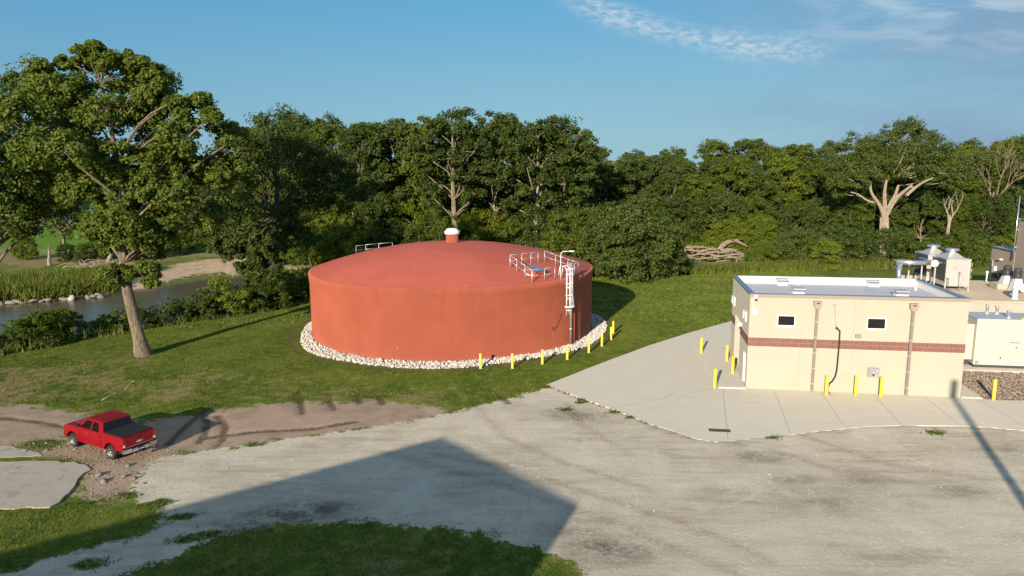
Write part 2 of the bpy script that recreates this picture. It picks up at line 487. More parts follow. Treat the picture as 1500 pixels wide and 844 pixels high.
# assemble
md = nt.ramp(nt.math('ADD', A('dirt'), nt.math('MULTIPLY', edge, 1.3)), -.25, .45)
c = nt.mix(nt.math('MULTIPLY', md, nt.ramp(nt.math('ADD', nt.math('MULTIPLY', A('dirt'), .5), nt.math('MULTIPLY_ADD', nB, 1.6, -.35)), .0, .4)), grass, dirtc)
rubble = nt.math('MULTIPLY', nt.ramp(nt.math('ADD', nB, nt.math('MULTIPLY', nC, .4)), .58, .8), md)
c = nt.mix(nt.math('MULTIPLY', rubble, .45), c, (.30, .27, .225))
c = nt.mix(nt.math('MULTIPLY', A('ring'), nt.ramp(nt.math('ADD', nA, nB), .75, 1.1)), c, (.13, .085, .055))
mg = nt.ramp(nt.math('ADD', A('grav'), nt.math('MULTIPLY', edge, .75)), -.08, .14)
c = nt.mix(mg, c, gv)
c = nt.mix(nt.math('MULTIPLY', nt.ramp(nt.math('ADD', A('gs'), nt.math('MULTIPLY_ADD', nB, 1.2, -.75)), .15, .5), .9), c, grass)
c = nt.mix(nt.math('MULTIPLY', nt.ramp(nt.math('ADD', A('trk'), nt.math('MULTIPLY_ADD', nt.math('ADD', nB, nA), 1.3, -1.45)), .1, .8), .8), c, (.080, .055, .036))
ms = nt.ramp(nt.math('ADD', A('sand'), nt.math('MULTIPLY', edge, 2.5)), -.5, .8)
sandc = nt.mix(nA, (.40, .29, .19), (.60, .44, .30))
c = nt.mix(nt.math('MULTIPLY', ms, nt.ramp(nA, .25, .5)), c, sandc)
c = nt.mix(nt.math('MULTIPLY', A('bank'), .8), c, nt.mix(nB, (.12, .095, .07), (.27, .23, .18)))
c = nt.mix(nt.math('MULTIPLY', A('path'), .7), c, (.30, .25, .18))
nt.put(b.inputs['Base Color'], c)
b.inputs['Roughness'].default_value = .95
b.inputs['Diffuse Roughness'].default_value = .12
b.inputs['Specular IOR Level'].default_value = .12
h = nt.math('ADD', nt.math('MULTIPLY', nC, .4), nt.math('MULTIPLY', nB, .7))
h = nt.math('ADD', h, nt.math('MULTIPLY', spk2, nt.math('MULTIPLY', mg, .22)))
nt.put(b.inputs['Normal'], nt.bump(h, .55, .085))
GROUND = m

for z_, (nm) in enumerate(('ground', 'gravel_yard', 'dirt_track', 'riverbank')):
    q = quads[zone == z_]
    used, inv = np.unique(q, return_inverse=True)
    me = mesh_np(nm, np.stack([fx_[used], fy_[used], fz[used]], 1), inv.reshape(-1), 4, True)
    for k, a in ATT.items():
        at = me.attributes.new(k, 'FLOAT', 'POINT'); at.data.foreach_set('value', a[used].astype(np.float32))
    tag(link(nm, me, GROUND), kind='structure')

# ---------------------------------------------------------------- river
m, nt, b = new_mat('river_water')
P = nt.pos()
nt.put(b.inputs['Base Color'], nt.mix(nt.noise(P, .1, 3), (.085, .070, .038), (.115, .095, .055)))
b.inputs['Roughness'].default_value = .16
b.inputs['IOR'].default_value = 1.33
b.inputs['Specular IOR Level'].default_value = .22
mp = nt.node('ShaderNodeMapping'); mp.inputs['Scale'].default_value = (.5, 1.4, 1); nt.put(mp.inputs[0], P)
nt.put(b.inputs['Normal'], nt.bump(nt.noise(mp.outputs[0], 2.2, 4, .6), .35, .06))
wx = [-400, 400, 400, -400]; wy = [0, 0, 210, 210]
tag(link('river', mesh_np('river', [(x, y, -3.55) for x, y in zip(wx, wy)], [0, 1, 2, 3], 4), m), kind='structure')

# ---------------------------------------------------------------- paints and surfaces
CREAM = mat('cream_wall', (.445, .418, .325), .85, var=.035, scale=.7, bump=.25, bscale=60, dirt=(.38, .32, .25, .25), dscale=.5)
BROWNFASCIA = mat('tan_trim', (.32, .26, .20), .6, var=.05)
GREYMETAL = mat('grey_metal_coping', (.30, .33, .38), .35, .6, var=.1)
GALV = mat('galvanised_steel', (.62, .62, .60), .42, .55, var=.12, scale=6)
ALU = mat('aluminium', (.72, .73, .74), .28, .85, var=.1, scale=5)
WHITEP = mat('white_paint', (.80, .80, .78), .45, var=.05, scale=4, dirt=(.5, .48, .42, .4))
GENW = mat('off_white_enclosure', (.56, .525, .43), .5, var=.03, scale=1, dirt=(.55, .50, .40, .3))
BLACKG = mat('dark_glass', (.010, .011, .012), .08, spec=.6, var=.2)
BLACKR = mat('black_rubber', (.022, .022, .023), .7, var=.25, scale=8)
YEL = mat('yellow_sleeve', (.82, .62, .055), .45, var=.06, scale=5, dirt=(.42, .33, .10, .45), dscale=3)
TANW = mat('tan_wall', (.40, .325, .245), .9, var=.05, scale=.8, bump=.2)


def stone_mat(name, a, b_):
    m, nt, bs = new_mat(name)
    rnd = nt.node('ShaderNodeNewGeometry').outputs['Random Per Island']
    n_ = nt.noise(nt.pos(), 14, 4, .65)
    c = nt.mix(nt.math('ADD', nt.math('MULTIPLY', rnd, .75), nt.math('MULTIPLY_ADD', n_, .8, -.25), clamp=True), a, b_)
    nt.put(bs.inputs['Base Color'], c)
    bs.inputs['Roughness'].default_value = .9; bs.inputs['Diffuse Roughness'].default_value = 1.0; bs.inputs['Specular IOR Level'].default_value = .2
    nt.put(bs.inputs['Normal'], nt.bump(n_, .6, .03))
    return m


WROCK = stone_mat('white_limestone', (.34, .31, .27), (.70, .66, .60))
RUST = mat('rusty_plate', (.15, .065, .04), .8, var=.3, scale=9)
GREYBOX = mat('grey_box', (.27, .28, .29), .5, var=.06)
DARKGREY = mat('dark_grey_paint', (.055, .06, .065), .5, var=.2)
ROOFM = mat('roof_membrane', (.40, .415, .45), .7, var=.10, scale=.8, dirt=(.30, .26, .22, .5), dscale=.35)
WHITEMEM = mat('white_membrane', (.78, .76, .72), .7, var=.05, scale=1)

# concrete
m, nt, b = new_mat('concrete_paving')
P = nt.pos()
mp = nt.node('ShaderNodeMapping'); mp.inputs['Rotation'].default_value = (0, 0, R(10)); mp.inputs['Scale'].default_value = (.45, 2.2, 1); nt.put(mp.inputs[0], P)
n1 = nt.noise(P, .35, 4, .6); n2 = nt.noise(mp.outputs[0], .9, 6, .7, .5); n3 = nt.noise(P, 18, 3, .6)
c = nt.mix(n1, (.63, .57, .445), (.69, .63, .50))
c = nt.mix(nt.math('MULTIPLY', nt.ramp(n2, .50, .78), .40), c, (.45, .38, .28))
c = nt.mix(nt.math('MULTIPLY', nt.ramp(n3, .5, .8), .16), c, (.42, .38, .31))
nt.put(b.inputs['Base Color'], c); b.inputs['Diffuse Roughness'].default_value = .05; b.inputs['Roughness'].default_value = .85; b.inputs['Specular IOR Level'].default_value = .25
nt.put(b.inputs['Normal'], nt.bump(n3, .25, .01))
CONCM = m
OLDCONC = mat('old_concrete', (.38, .34, .27), .9, var=.16, scale=1.2, bump=.5, bscale=12, dirt=(.17, .15, .12, .7), dscale=1.1)
SIDEW = mat('sidewalk_concrete', (.52, .48, .40), .85, var=.08, scale=1.5, bump=.3)
DECKM = mat('deck_concrete', (.50, .42, .31), .88, var=.07, scale=.6, bump=.3, dirt=(.30, .25, .19, .5), dscale=.4)
DECKW = mat('deck_wall_concrete', (.46, .41, .33), .88, var=.10, scale=1.3, bump=.3, dirt=(.24, .21, .17, .6), dscale=1.4)

# tank coating
m, nt, b = new_mat('brick_red_coating')
P = nt.obj()
n1 = nt.noise(P, .35, 5, .6); n2 = nt.noise(P, 3, 4, .65)
mp = nt.node('ShaderNodeMapping'); mp.inputs['Scale'].default_value = (1.2, 1.2, .12); nt.put(mp.inputs[0], P)
n3 = nt.noise(mp.outputs[0], 1.6, 5, .65)
c = nt.mix(nt.ramp(n1, .3, .7), (.325, .084, .046), (.37, .098, .055))
c = nt.mix(nt.math('MULTIPLY', nt.ramp(n3, .5, .75), .42), c, (.28, .070, .038))
c = nt.mix(nt.math('MULTIPLY', nt.ramp(n2, .62, .8), .35), c, (.42, .12, .075))
spot = nt.ramp(nt.noise(P, 1.1, 2, .5), .74, .77)
c = nt.mix(nt.math('MULTIPLY', spot, .5), c, (.58, .27, .20))
spz = nt.node('ShaderNodeSeparateXYZ'); nt.put(spz.inputs[0], P)
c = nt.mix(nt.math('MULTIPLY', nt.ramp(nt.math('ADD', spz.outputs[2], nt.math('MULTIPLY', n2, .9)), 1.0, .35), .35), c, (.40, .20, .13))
st3 = nt.node('ShaderNodeMapping'); st3.inputs['Scale'].default_value = (2.6, 2.6, .05); nt.put(st3.inputs[0], P)
c = nt.mix(nt.math('MULTIPLY', nt.ramp(nt.noise(st3.outputs[0], 1.3, 3, .6), .60, .74), .28), c, (.25, .062, .035))
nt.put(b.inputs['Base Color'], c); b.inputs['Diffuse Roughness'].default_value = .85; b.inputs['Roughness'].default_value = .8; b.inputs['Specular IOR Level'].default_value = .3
nt.put(b.inputs['Normal'], nt.bump(n2, .25, .03))
TANKM = m
m, nt, b = new_mat('brick_red_roof_coating')
P = nt.obj()
n1 = nt.noise(P, .22, 5, .65); n2 = nt.noise(P, 3, 4, .65)
c = nt.mix(nt.ramp(n1, .3, .7), (.44, .098, .060), (.50, .120, .078))
c = nt.mix(nt.math('MULTIPLY', nt.ramp(n2, .6, .8), .35), c, (.38, .082, .052))
c = nt.mix(nt.math('MULTIPLY', nt.ramp(nt.noise(P, .9, 3, .55), .68, .73), .4), c, (.56, .20, .14))
nt.put(b.inputs['Base Color'], c); b.inputs['Diffuse Roughness'].default_value = .05; b.inputs['Roughness'].default_value = .8; b.inputs['Specular IOR Level'].default_value = .25
nt.put(b.inputs['Normal'], nt.bump(n2, .2, .02))
TANKR = m

# soldier-course brick band
m, nt, b = new_mat('soldier_brick')
P = nt.obj()
sp = nt.node('ShaderNodeSeparateXYZ'); nt.put(sp.inputs[0], P)
hh = nt.math('ADD', sp.outputs[0], sp.outputs[1])
cb = nt.node('ShaderNodeCombineXYZ'); nt.put(cb.inputs[0], hh); nt.put(cb.inputs[1], nt.math('SUBTRACT', sp.outputs[2], 3.13))
br = nt.node('ShaderNodeTexBrick', offset=0.0, squash=1.0)
nt.put(br.inputs['Vector'], cb.outputs[0])
br.inputs['Color1'].default_value = (.21, .072, .050, 1); br.inputs['Color2'].default_value = (.155, .052, .038, 1)
br.inputs['Mortar'].default_value = (.34, .27, .22, 1)
br.inputs['Scale'].default_value = 1; br.inputs['Mortar Size'].default_value = .009
br.inputs['Brick Width'].default_value = .10; br.inputs['Row Height'].default_value = .305
nt.put(b.inputs['Base Color'], br.outputs['Color']); b.inputs['Roughness'].default_value = .8
BRICKM = m

rs = random.Random(3)


def ragged(poly, amp, step):
    out = []
    for (a, b_), (c_, d_) in zip(poly, poly[1:] + poly[:1]):
        n = max(1, int(math.hypot(c_ - a, d_ - b_) / step))
        for k in range(n):
            t = k / n
            out.append((a + (c_ - a) * t + rs.uniform(-amp, amp), b_ + (d_ - b_) * t + rs.uniform(-amp, amp)))
    return out



# ---------------------------------------------------------------- paving (raised slabs with real edges)
def slab(name, poly, z0, z1, m_, **kw):
    return tag(MB().prism(poly, z0, z1).build(name, m_, None, **kw), kind='structure')


slab('pavement', ragged(CONC, .012, .6), -.3, .055, CONCM)
slab('old_pavement', ragged(SLAB, .12, .45), -.3, .06, OLDCONC)
slab('old_pavement', ragged(SLAB2, .10, .4), -.3, .055, OLDCONC)

# building frame: origin at the south-west corner of the process building
YAW = -.17
BO = Vector((16.5, 47.9, 0)); BX = Vector((math.cos(YAW), math.sin(YAW), 0)); BY = Vector((-math.sin(YAW), math.cos(YAW), 0))
BM = Matrix.Translation(BO) @ Matrix.Rotation(YAW, 4, 'Z')


def bw(i, j, z=0):
    return BO + BX * i + BY * j + Vector((0, 0, z))


def bxy(i, j):
    p = bw(i, j); return (p.x, p.y)


slab('sidewalk', [bxy(-1.9, -.35), bxy(-.02, -.28), bxy(-.02, 8.6), bxy(-1.3, 14), bxy(-2.6, 14), bxy(-2.2, 6)], .02, .17, SIDEW)
slab('sidewalk', [bxy(13.9, -.15), bxy(15.2, -.15), bxy(15.2, 12), bxy(13.9, 12)], .02, .15, SIDEW)
# paving joints
jt = mat('joint_strip', (.35, .315, .26), .9)  # thin joint strips, darker than the slabs
for (ax, ay), (bx_, by_) in (((14.95, 48.2), (12.36, 38.4)), ((18.3, 47.3), (16.26, 39.2)), ((21.39, 46.9), (19.97, 40.6)), ((24.7, 46.2), (23.5, 40.6)), ((10.12, 45.7), (12.04, 47.92)), ((31.1, 45.0), (30.6, 39.6)), ((6.4, 43.8), (14.9, 48.2)), ((27.9, 45.8), (26.9, 40.4))):
    dv = Vector((bx_ - ax, by_ - ay, 0)); n_ = Vector((-dv.y, dv.x, 0)).normalized() * .02
    me = mesh_np('pavement_joint', [(ax - n_.x, ay - n_.y, .060), (bx_ - n_.x, by_ - n_.y, .060), (bx_ + n_.x, by_ + n_.y, .060), (ax + n_.x, ay + n_.y, .060)], [0, 1, 2, 3], 4)
    tag(link('pavement_joint', me, jt), kind='structure')
g = thing('drain_grate', 'rust brown drain grate set in the corner of the pale concrete apron', 'drain', (12.25, 39.7, .062), R(-8))
MB().box(-.62, .62, -.22, -.17, 0, .02).box(-.62, .62, .17, .22, 0, .02).box(-.62, -.57, -.17, .17, 0, .02).box(.57, .62, -.17, .17, 0, .02).build('frame', RUST, g)
mb = MB()
for k in range(16): mb.box(-.55 + k * .07, -.51 + k * .07, -.17, .17, 0, .016)
mb.build('bars', RUST, g)
MB().box(-.57, .57, -.17, .17, -.004, .003).build('pit', BLACKR, g)

# brown river-rock bed beside the generator
m, nt, b = new_mat('river_rock')
P = nt.pos()
vo = nt.voro(P, 7, out=1); vd = nt.voro(P, 7)
c = nt.mix(1, nt.mix(vo, (.15, .115, .085), (.38, .31, .24)), nt.mix(nt.ramp(vd, .35, .7), (1, 1, 1), (.45, .42, .4)), 'MULTIPLY')
nt.put(b.inputs['Base Color'], c); b.inputs['Roughness'].default_value = .9
nt.put(b.inputs['Normal'], nt.bump(nt.math('SUBTRACT', 1, vd), 1, .06))
RBED = m
bed = [bxy(15.2, -.15), bxy(16.0, -.25), bxy(17.5, -.15), bxy(24, .3), bxy(30, .8), bxy(30, 6.7), bxy(15.2, 6.7)]
slab('rock_bed', bed, -.1, .10, RBED)

# ---------------------------------------------------------------- loose stones
rng = np.random.default_rng(11)
_ico = bmesh.new(); bmesh.ops.create_icosphere(_ico, subdivisions=1, radius=1)
ICV = np.array([v_.co for v_ in _ico.verts]); ICF = np.array([[v_.index for v_ in f.verts] for f in _ico.faces]); _ico.free()


def stones(pts, sizes, flat=.7):
    """angular stones: displaced icospheres, all in one vertex array"""
    n = len(pts)
    V = np.repeat(ICV[None], n, 0) * (1 + rng.uniform(-.33, .33, (n, len(ICV), 1)))
    V = V * np.stack([rng.uniform(.7, 1.3, n), rng.uniform(.6, 1.0, n), rng.uniform(.5, .9, n) * flat / .7], 1)[:, None]
    th = rng.uniform(0, 6.28, n); tl = rng.uniform(-.5, .5, n)
    c_, s_ = np.cos(tl)[:, None], np.sin(tl)[:, None]
    V = np.stack([V[..., 0] * c_ - V[..., 2] * s_, V[..., 1], V[..., 0] * s_ + V[..., 2] * c_], -1)
    c_, s_ = np.cos(th)[:, None], np.sin(th)[:, None]
    V = np.stack([V[..., 0] * c_ - V[..., 1] * s_, V[..., 0] * s_ + V[..., 1] * c_, V[..., 2]], -1)
    V = V * np.asarray(sizes)[:, None, None] + np.asarray(pts)[:, None]
    F = ICF[None] + (np.arange(n) * len(ICV))[:, None, None]
    return V.reshape(-1, 3), F.reshape(-1)


n = 9800
ang = rng.uniform(0, 2 * np.pi, n); wid = 1.35 + .28 * np.sin(ang * 3 + 1) + .2 * np.sin(ang * 7)
rr = TR + .05 + wid * rng.random(n) ** .85
x, y = CEN[0] + rr * np.cos(ang), CEN[1] + rr * np.sin(ang)
V, F = stones(np.stack([x, y, hgt(x, y) + rng.uniform(.0, .10, n) + .10 * (1 - (rr - TR) / 1.6)], 1), rng.uniform(.045, .125, n) * (1 + .5 * (rng.random(n) > .93)))
tag(link('rock_ring', mesh_np('rock_ring', V, F, 3), WROCK), 'bed of white limestone rocks ringing the foot of the red tank', 'rocks', kind='stuff')
# river rock pebbles
n = 5200
ii = rng.uniform(15.25, 26, n); jj = rng.uniform(-.1, 6.7, n)
pp = np.array([bw(a, c_, .11) for a, c_ in zip(ii, jj)])
RPEB = stone_mat('brown_pebble', (.10, .072, .05), (.42, .34, .26))
V, F = stones(pp, rng.uniform(.035, .085, n))
tag(link('river_rock', mesh_np('river_rock', V, F, 3), RPEB), 'bed of brown river pebbles between generator pad and pavement', 'pebbles', kind='stuff')
# rubble near the truck
n = 2600
x = rng.uniform(-30, -15, n); y = rng.uniform(30.5, 40.5, n)
k_ = (dist_poly(x, y, DIRT) > .1) & (dist_poly(x, y, SLAB) < 0) & (dist_poly(x, y, [(-29, 37.5), (-23, 38.2), (-17, 36), (-17, 32.5), (-21, 31), (-23, 35), (-29, 36)]) > -.8)
x, y = x[k_], y[k_]; n = len(x)
sz = rng.uniform(.02, .05, n) * (1 + 1.1 * (rng.random(n) > .93))
V, F = stones(np.stack([x, y, hgt(x, y) + .01], 1), sz)
RUB = stone_mat('rubble', (.15, .12, .09), (.46, .41, .34))
n = 9000
x2 = rng.uniform(-20, 30, n); y2 = rng.uniform(25, 46, n)
k_ = (dist_poly(x2, y2, GRAVEL) > .2) & (dist_poly(x2, y2, CONC) < -.1)
x2, y2 = x2[k_], y2[k_]; n2_ = len(x2)
V2, F2 = stones(np.stack([x2, y2, hgt(x2, y2) + .005], 1), rng.uniform(.015, .034, n2_) * (1 + (rng.random(n2_) > .97) * .8), .5)
tag(link('gravel_stones', mesh_np('gravel_stones', V2, F2, 3), stone_mat('gravel_stone', (.24, .205, .155), (.58, .53, .44))), 'loose crushed stones scattered over the gravel yard', 'gravel', kind='stuff')
tag(link('rubble', mesh_np('rubble', V, F, 3), RUB), 'loose stony rubble scattered over the dirt around the truck', 'rubble', kind='stuff')
CHK = mat('concrete_chunk', (.25, .225, .19), .9, var=.3, scale=2, bump=.6, bscale=10)
chunks = [(-20.4, 35.2, .32, 'pale rounded stone lying alone behind the truck rear wheel'), (-21.3, 34.1, .42, 'broken concrete lump at the torn corner of the old slab'),
          (-19.9, 33.9, .38, 'dark edged slab fragment amid the rubble, nearest the truck bumper'), (-19.2, 33.6, .33, 'tilted grey slab fragment in the rubble row'),
          (-20.6, 33.3, .45, 'flat grey concrete fragment in the middle of the rubble row'), (-18.5, 33.1, .22, 'small grey stone at the right end of the rubble row'),
          (-26.1, 37.3, .28, 'pale tan stone among rubble in front of the small slab'), (-27.2, 37.2, .22, 'smaller grey stone beside the pale tan one'),
          (-18.0, 31.8, .2, 'small pale stone where gravel meets the grass wedge')]
for x_, y_, s_, lb in chunks:
    V, F = stones(np.array([[x_, y_, hz(x_, y_) + s_ * .15]]), [s_ * .55], .28)
    o = link('stone', mesh_np('stone', V, F, 3), CHK); tag(o, lb, 'stone', 'stones loose in the dirt')

# ---------------------------------------------------------------- water tank
tank = thing('water_tank', 'large round brick red concrete tank with a shallow domed roof', 'tank', (CEN[0], CEN[1], 0))
TH = 6.1
MB().lathe([(TR, -.6), (TR, 5.28), (TR + .035, 5.31), (TR + .035, 5.60), (TR + .075, 5.63), (TR + .075, 6.03), (TR + .03, 6.10), (TR - .12, 6.12)], 160).build('wall', TANKM, tank)
s_ = 2.35; RRc = (TR ** 2 + s_ ** 2) / (2 * s_)


def domez(r):
    return 6.1 + math.sqrt(max(RRc ** 2 - r * r, 0)) - (RRc - s_)


MB().lathe([(r, domez(r)) for r in [TR - .10, 13.3, 13, 12.5, 12, 11, 10, 9, 8, 7, 6, 5, 4, 3, 2, 1, 0]], 160).build('dome', TANKR, tank)
vt = MB().lathe([(.62, domez(.6) - .1), (.60, domez(.6) + .75), (.40, domez(.6) + .78)], 32).build('vent_stub', TANKM, tank)
zc = domez(.6) + .78
MB().lathe([(.40, zc - .04), (.66, zc + .02), (.74, zc + .10), (.74, zc + .26), (.64, zc + .38), (.58, zc + .42), (.56, zc + .52), (.40, zc + .58), (0, zc + .60)], 32).build('vent_cap', WHITEP, vt)
for k in range(10):
    MB().box(.72, .745, -.03, .03, zc + .02, zc + .36, Matrix.Rotation(k * math.pi / 5, 4, 'Z')).build('cap_rib', WHITEP, vt)


def tp(r, deg, dz=0):
    a = R(deg); return Vector((CEN[0] + r * math.cos(a), CEN[1] + r * math.sin(a), domez(min(r, TR)) + dz))


def railing(pts, label, h=1.05, closed_bottom=False):
    p0 = pts[0]
    t = thing('safety_railing', label, 'railing', p0, 0, 'galvanised railings on the tank roof')
    L = [p - p0 for p in pts]
    U = Vector((0, 0, 1))
    for p in L:
        MB().cyl(p - U * .03, p + U * h, .032, n=8).build('post', GALV, t)
    MB().tube([p + U * h for p in L], .028).build('top_rail', GALV, t)
    MB().tube([p + U * h * .52 for p in L], .024).build('mid_rail', GALV, t)
    return t


railing([tp(10.4, -38.2), tp(10.35, -43.5), tp(10.3, -49.5), tp(10.35, -56.8)], 'galvanised railing along the uphill side of the roof hatch')
railing([tp(10.42, -56.9), tp(11.45, -56.9), tp(12.6, -56.7), tp(13.5, -56.4)], 'galvanised railing running down slope, left of the roof hatch')
railing([tp(13.5, -56.2), tp(13.46, -50.5), tp(13.42, -45)], 'galvanised railing along the rim in front of the roof hatch')
railing([tp(10.38, -32), tp(11.5, -32), tp(12.6, -30.6), tp(13.5, -29.6), ], 'galvanised railing running down slope beyond the cage ladder')
railing([tp(13.5, -29.3), tp(13.5, -33), tp(13.5, -37)], 'short galvanised rim railing to the right of the cage ladder')
railing([Vector((-17.2, 77.3, domez(13.4))), Vector((-16.3, 78.2, domez(13.3))), Vector((-15.0, 79.0, domez(13.2))), Vector((-13.6, 79.9, domez(13.1)))], 'lone galvanised railing on the far left rim of the dome', 1.05)

# hatch: tilted blue-grey lid on a low red curb
ht = thing('roof_hatch', 'low roof hatch with a flat blue grey lid inside the railings', 'hatch', tp(11.9, -49), R(-49 + 90))
ht.rotation_euler = (R(9), 0, R(41))
MB().box(-.62, .62, -.62, .62, -.1, .28).build('curb', TANKR, ht, .02)
LID = mat('blue_grey_lid', (.20, .27, .33), .35, .3, var=.08)
MB().box(-.72, .72, -.72, .72, .30, .36).build('lid', LID, ht, .02)
for sx in (-.4, .4):
    MB().box(sx - .08, sx + .08, .70, .78, .16, .34).build('hinge', GALV, ht)
jb = thing('roof_conduit_box', 'small white junction box on the dome beside the hatch', 'junction box', tp(12.2, -54))
MB().box(-.11, .11, -.08, .08, -.02, .16).build('box', WHITEP, jb, .01)
MB().tube([Vector((-.1, 0, .05)), Vector((-.75, -.25, -.02))], .025).build('conduit', GALV, jb)

# caged ladder
LA = -40.2
la = R(LA)
lad = thing('caged_ladder', 'white caged access ladder bolted to the tank wall', 'ladder', (CEN[0] + (TR + .08) * math.cos(la), CEN[1] + (TR + .08) * math.sin(la), 0), la - math.pi / 2)
# local frame: y = outward, x = sideways
lad.rotation_euler = (0, 0, la - math.pi / 2)
for sx in (-.23, .23):
    MB().tube([Vector((sx, .22, 2.95)), Vector((sx, .22, 6.75)), Vector((sx, .16, 7.05)), Vector((sx, -.10, 7.22)), Vector((sx, -.5, 7.15)), Vector((sx, -.62, 6.3))], .030, 8).build('side_rail', WHITEP, lad)
for k in range(12):
    MB().cyl((-.23, .22, 3.1 + k * .31), (.23, .22, 3.1 + k * .31), .014, n=6).build('rung', GALV, lad)


def hoop(z, r, w=.06):
    mb = MB(); N = 18; prev = None
    for k in range(N + 1):
        a = math.pi * (k / N)
        q = Vector((r * math.cos(a), .24 + r * 1.15 * math.sin(a), z))
        if prev is not None:
            mid = (prev + q) / 2; dd = q - prev
            M_ = Matrix.Translation(mid) @ Matrix.Rotation(math.atan2(dd.y, dd.x), 4, 'Z')
            mb.box(-dd.length / 2 - .005, dd.length / 2 + .005, -.006, .006, -w / 2, w / 2, M_)
        prev = q
    return mb


for z, r_, w in ((3.75, .50, .10), (4.75, .40, .07), (5.75, .38, .07), (6.55, .38, .07), (7.0, .38, .06)):
    hoop(z, r_, w).build('cage_hoop', WHITEP, lad)
for k in range(5):
    a = math.pi * (.1 + .2 * k)
    P_ = lambda r, z: Vector((r * math.cos(a), .24 + r * 1.15 * math.sin(a), z))
    mb = MB()
    for (r1, z1), (r2, z2) in (((.49, 3.7), (.39, 4.75)), ((.39, 4.75), (.37, 7.05))):
        mb.cyl(P_(r1, z1), P_(r2, z2), .022, n=6)
    mb.build('cage_bar', WHITEP, lad)
for z in (3.3, 4.3, 5.3):
    MB().box(-.48, -.20, -.05, .24, z - .05, z + .05).box(-.50, -.36, -.05, .16, z - .09, z + .09).build('bracket', WHITEP, lad)
# riser pipe behind/right of the ladder
rp = thing('riser_pipe', 'grey vertical pipe from rocks up the tank wall under the ladder cage', 'pipe', (CEN[0] + (TR + .30) * math.cos(R(-38.3)), CEN[1] + (TR + .30) * math.sin(R(-38.3)), 0), R(-38.3 - 90))
PIPEG = mat('weathered_pipe', (.30, .28, .26), .5, .3, var=.2, scale=3)
MB().cyl((0, 0, -.1), (0, 0, 7.0), .11, n=16).build('pipe', PIPEG, rp)
MB().box(-.20, .20, -.06, .16, 6.75, 7.5).build('control_box', GREYBOX, rp, .02)
for z in (1.6, 3.6, 5.4):
    MB().lathe([(.125, z), (.14, z + .02), (.14, z + .08), (.125, z + .1)], 16).build('clamp', GALV, rp)
MB().tube([Vector((-.36, .12, -.1)), Vector((-.36, .12, 3.0))], .035).build('red_conduit', TANKM, rp)
ml = thing('area_light', 'small white gooseneck lamp standing above the cage ladder', 'lamp', (CEN[0] + 13.55 * math.cos(R(-42.4)), CEN[1] + 13.55 * math.sin(R(-42.4)), 6.1))
MB().tube([Vector((0, 0, -.1)), Vector((0, 0, 2.05)), Vector((.05, .02, 2.28)), Vector((.22, .05, 2.40)), Vector((.80, .15, 2.42))], .032).build('pole', WHITEP, ml)
MB().box(.70, 1.15, .08, .26, 2.36, 2.45).build('lamp_head', WHITEP, ml, .02)
# small red outlet box with trailing cable
ob = thing('level_gauge', 'small rusty box with a dangling cable on the tank wall', 'gauge box', (CEN[0] + (TR + .02) * math.cos(R(-47.1)), CEN[1] + (TR + .02) * math.sin(R(-47.1)), 1.95), R(-47.1 - 90))
MB().box(-.10, .10, -.12, .02, -.14, .16).build('box', RUST, ob, .01)
MB().box(-.03, .03, -.03, .0, -.75, -.14).build('stain_pipe', TANKM, ob)
cable = []
for k in range(9):
    t = k / 8; a = R(-47.1 + 4.4 * t)
    w_ = Vector((CEN[0] + (TR + .05) * math.cos(a), CEN[1] + (TR + .05) * math.sin(a), 1.85 + 1.3 * t ** 1.8))
    cable.append(ob.matrix_basis.inverted() @ w_)
MB().tube(cable, .014, 6).build('cable', RUST, ob)

# ---------------------------------------------------------------- bollards
def bollard_proto(h, r=.09):
    t = thing('bollard', '', 'bollard')
    MB().lathe([(r, -.2), (r, h - .06), (r * .8, h - .015), (r * .35, h), (0, h)], 18).build('sleeve', YEL, t)
    MB().lathe([(r + .05, 0), (r + .05, .012), (r + .001, .012)], 16).build('footing', OLDCONC, t)
    return t


def dup(root, loc, label, rz=0, group=None):
    r_ = root.copy(); COL.objects.link(r_); r_.location = loc; r_.rotation_euler = (0, 0, rz); r_['label'] = label
    if group: r_['group'] = group
    for ch in list(root.children):
        c_ = ch.copy(); COL.objects.link(c_); c_.parent = r_
        for g_ in ch.children:
            d_ = g_.copy(); COL.objects.link(d_); d_.parent = c_
    return r_


bp = bollard_proto(1.22, .105)
ords = ['first', 'second', 'third', 'fourth', 'fifth', 'sixth', 'seventh', 'eighth']
tb = [(-2.5, 53.5), (0, 53.4), (2.4, 54.6), (4.5, 55.95), (6.5, 58.1), (7.9, 60.35), (9.05, 62.8), (9.6, 65.3)]
for k, (x_, y_) in enumerate(tb):
    lb = 'yellow bollard on the grass by the red tank, %s from the left of eight' % ords[k]
    if k == 0:
        bp.location = (x_, y_, hz(x_, y_)); tag(bp, lb, group='bollards curving round the red tank')
    else:
        q = dup(bp, (x_, y_, hz(x_, y_)), lb, 0)
    if k == 6: pass
bp2 = bollard_proto(1.42, .11)
bb = [((5.15, -.85), 'yellow bollard in front of the cream wall, beside the black hose'), ((7.07, -.7), 'yellow bollard in front of the cream wall, below and left of the meter box'),
      ((8.66, -.75), 'yellow bollard in front of the cream wall, nearest the right downspout'), ((15.79, -.3), 'yellow bollard at the front edge of the brown pebble bed'),
      ((-2.17, -.4), 'yellow bollard standing alone on the paving just off the building corner'), ((-.22 - .25, 6.76), 'farther yellow bollard tight against the garage opening in the shaded wall'),
      ((-.12 - .35, 3.3), 'nearer yellow bollard tight against the garage opening in the shaded wall'), ((-2.25, 9.03), 'distant yellow bollard alone on the concrete behind the building corner')]
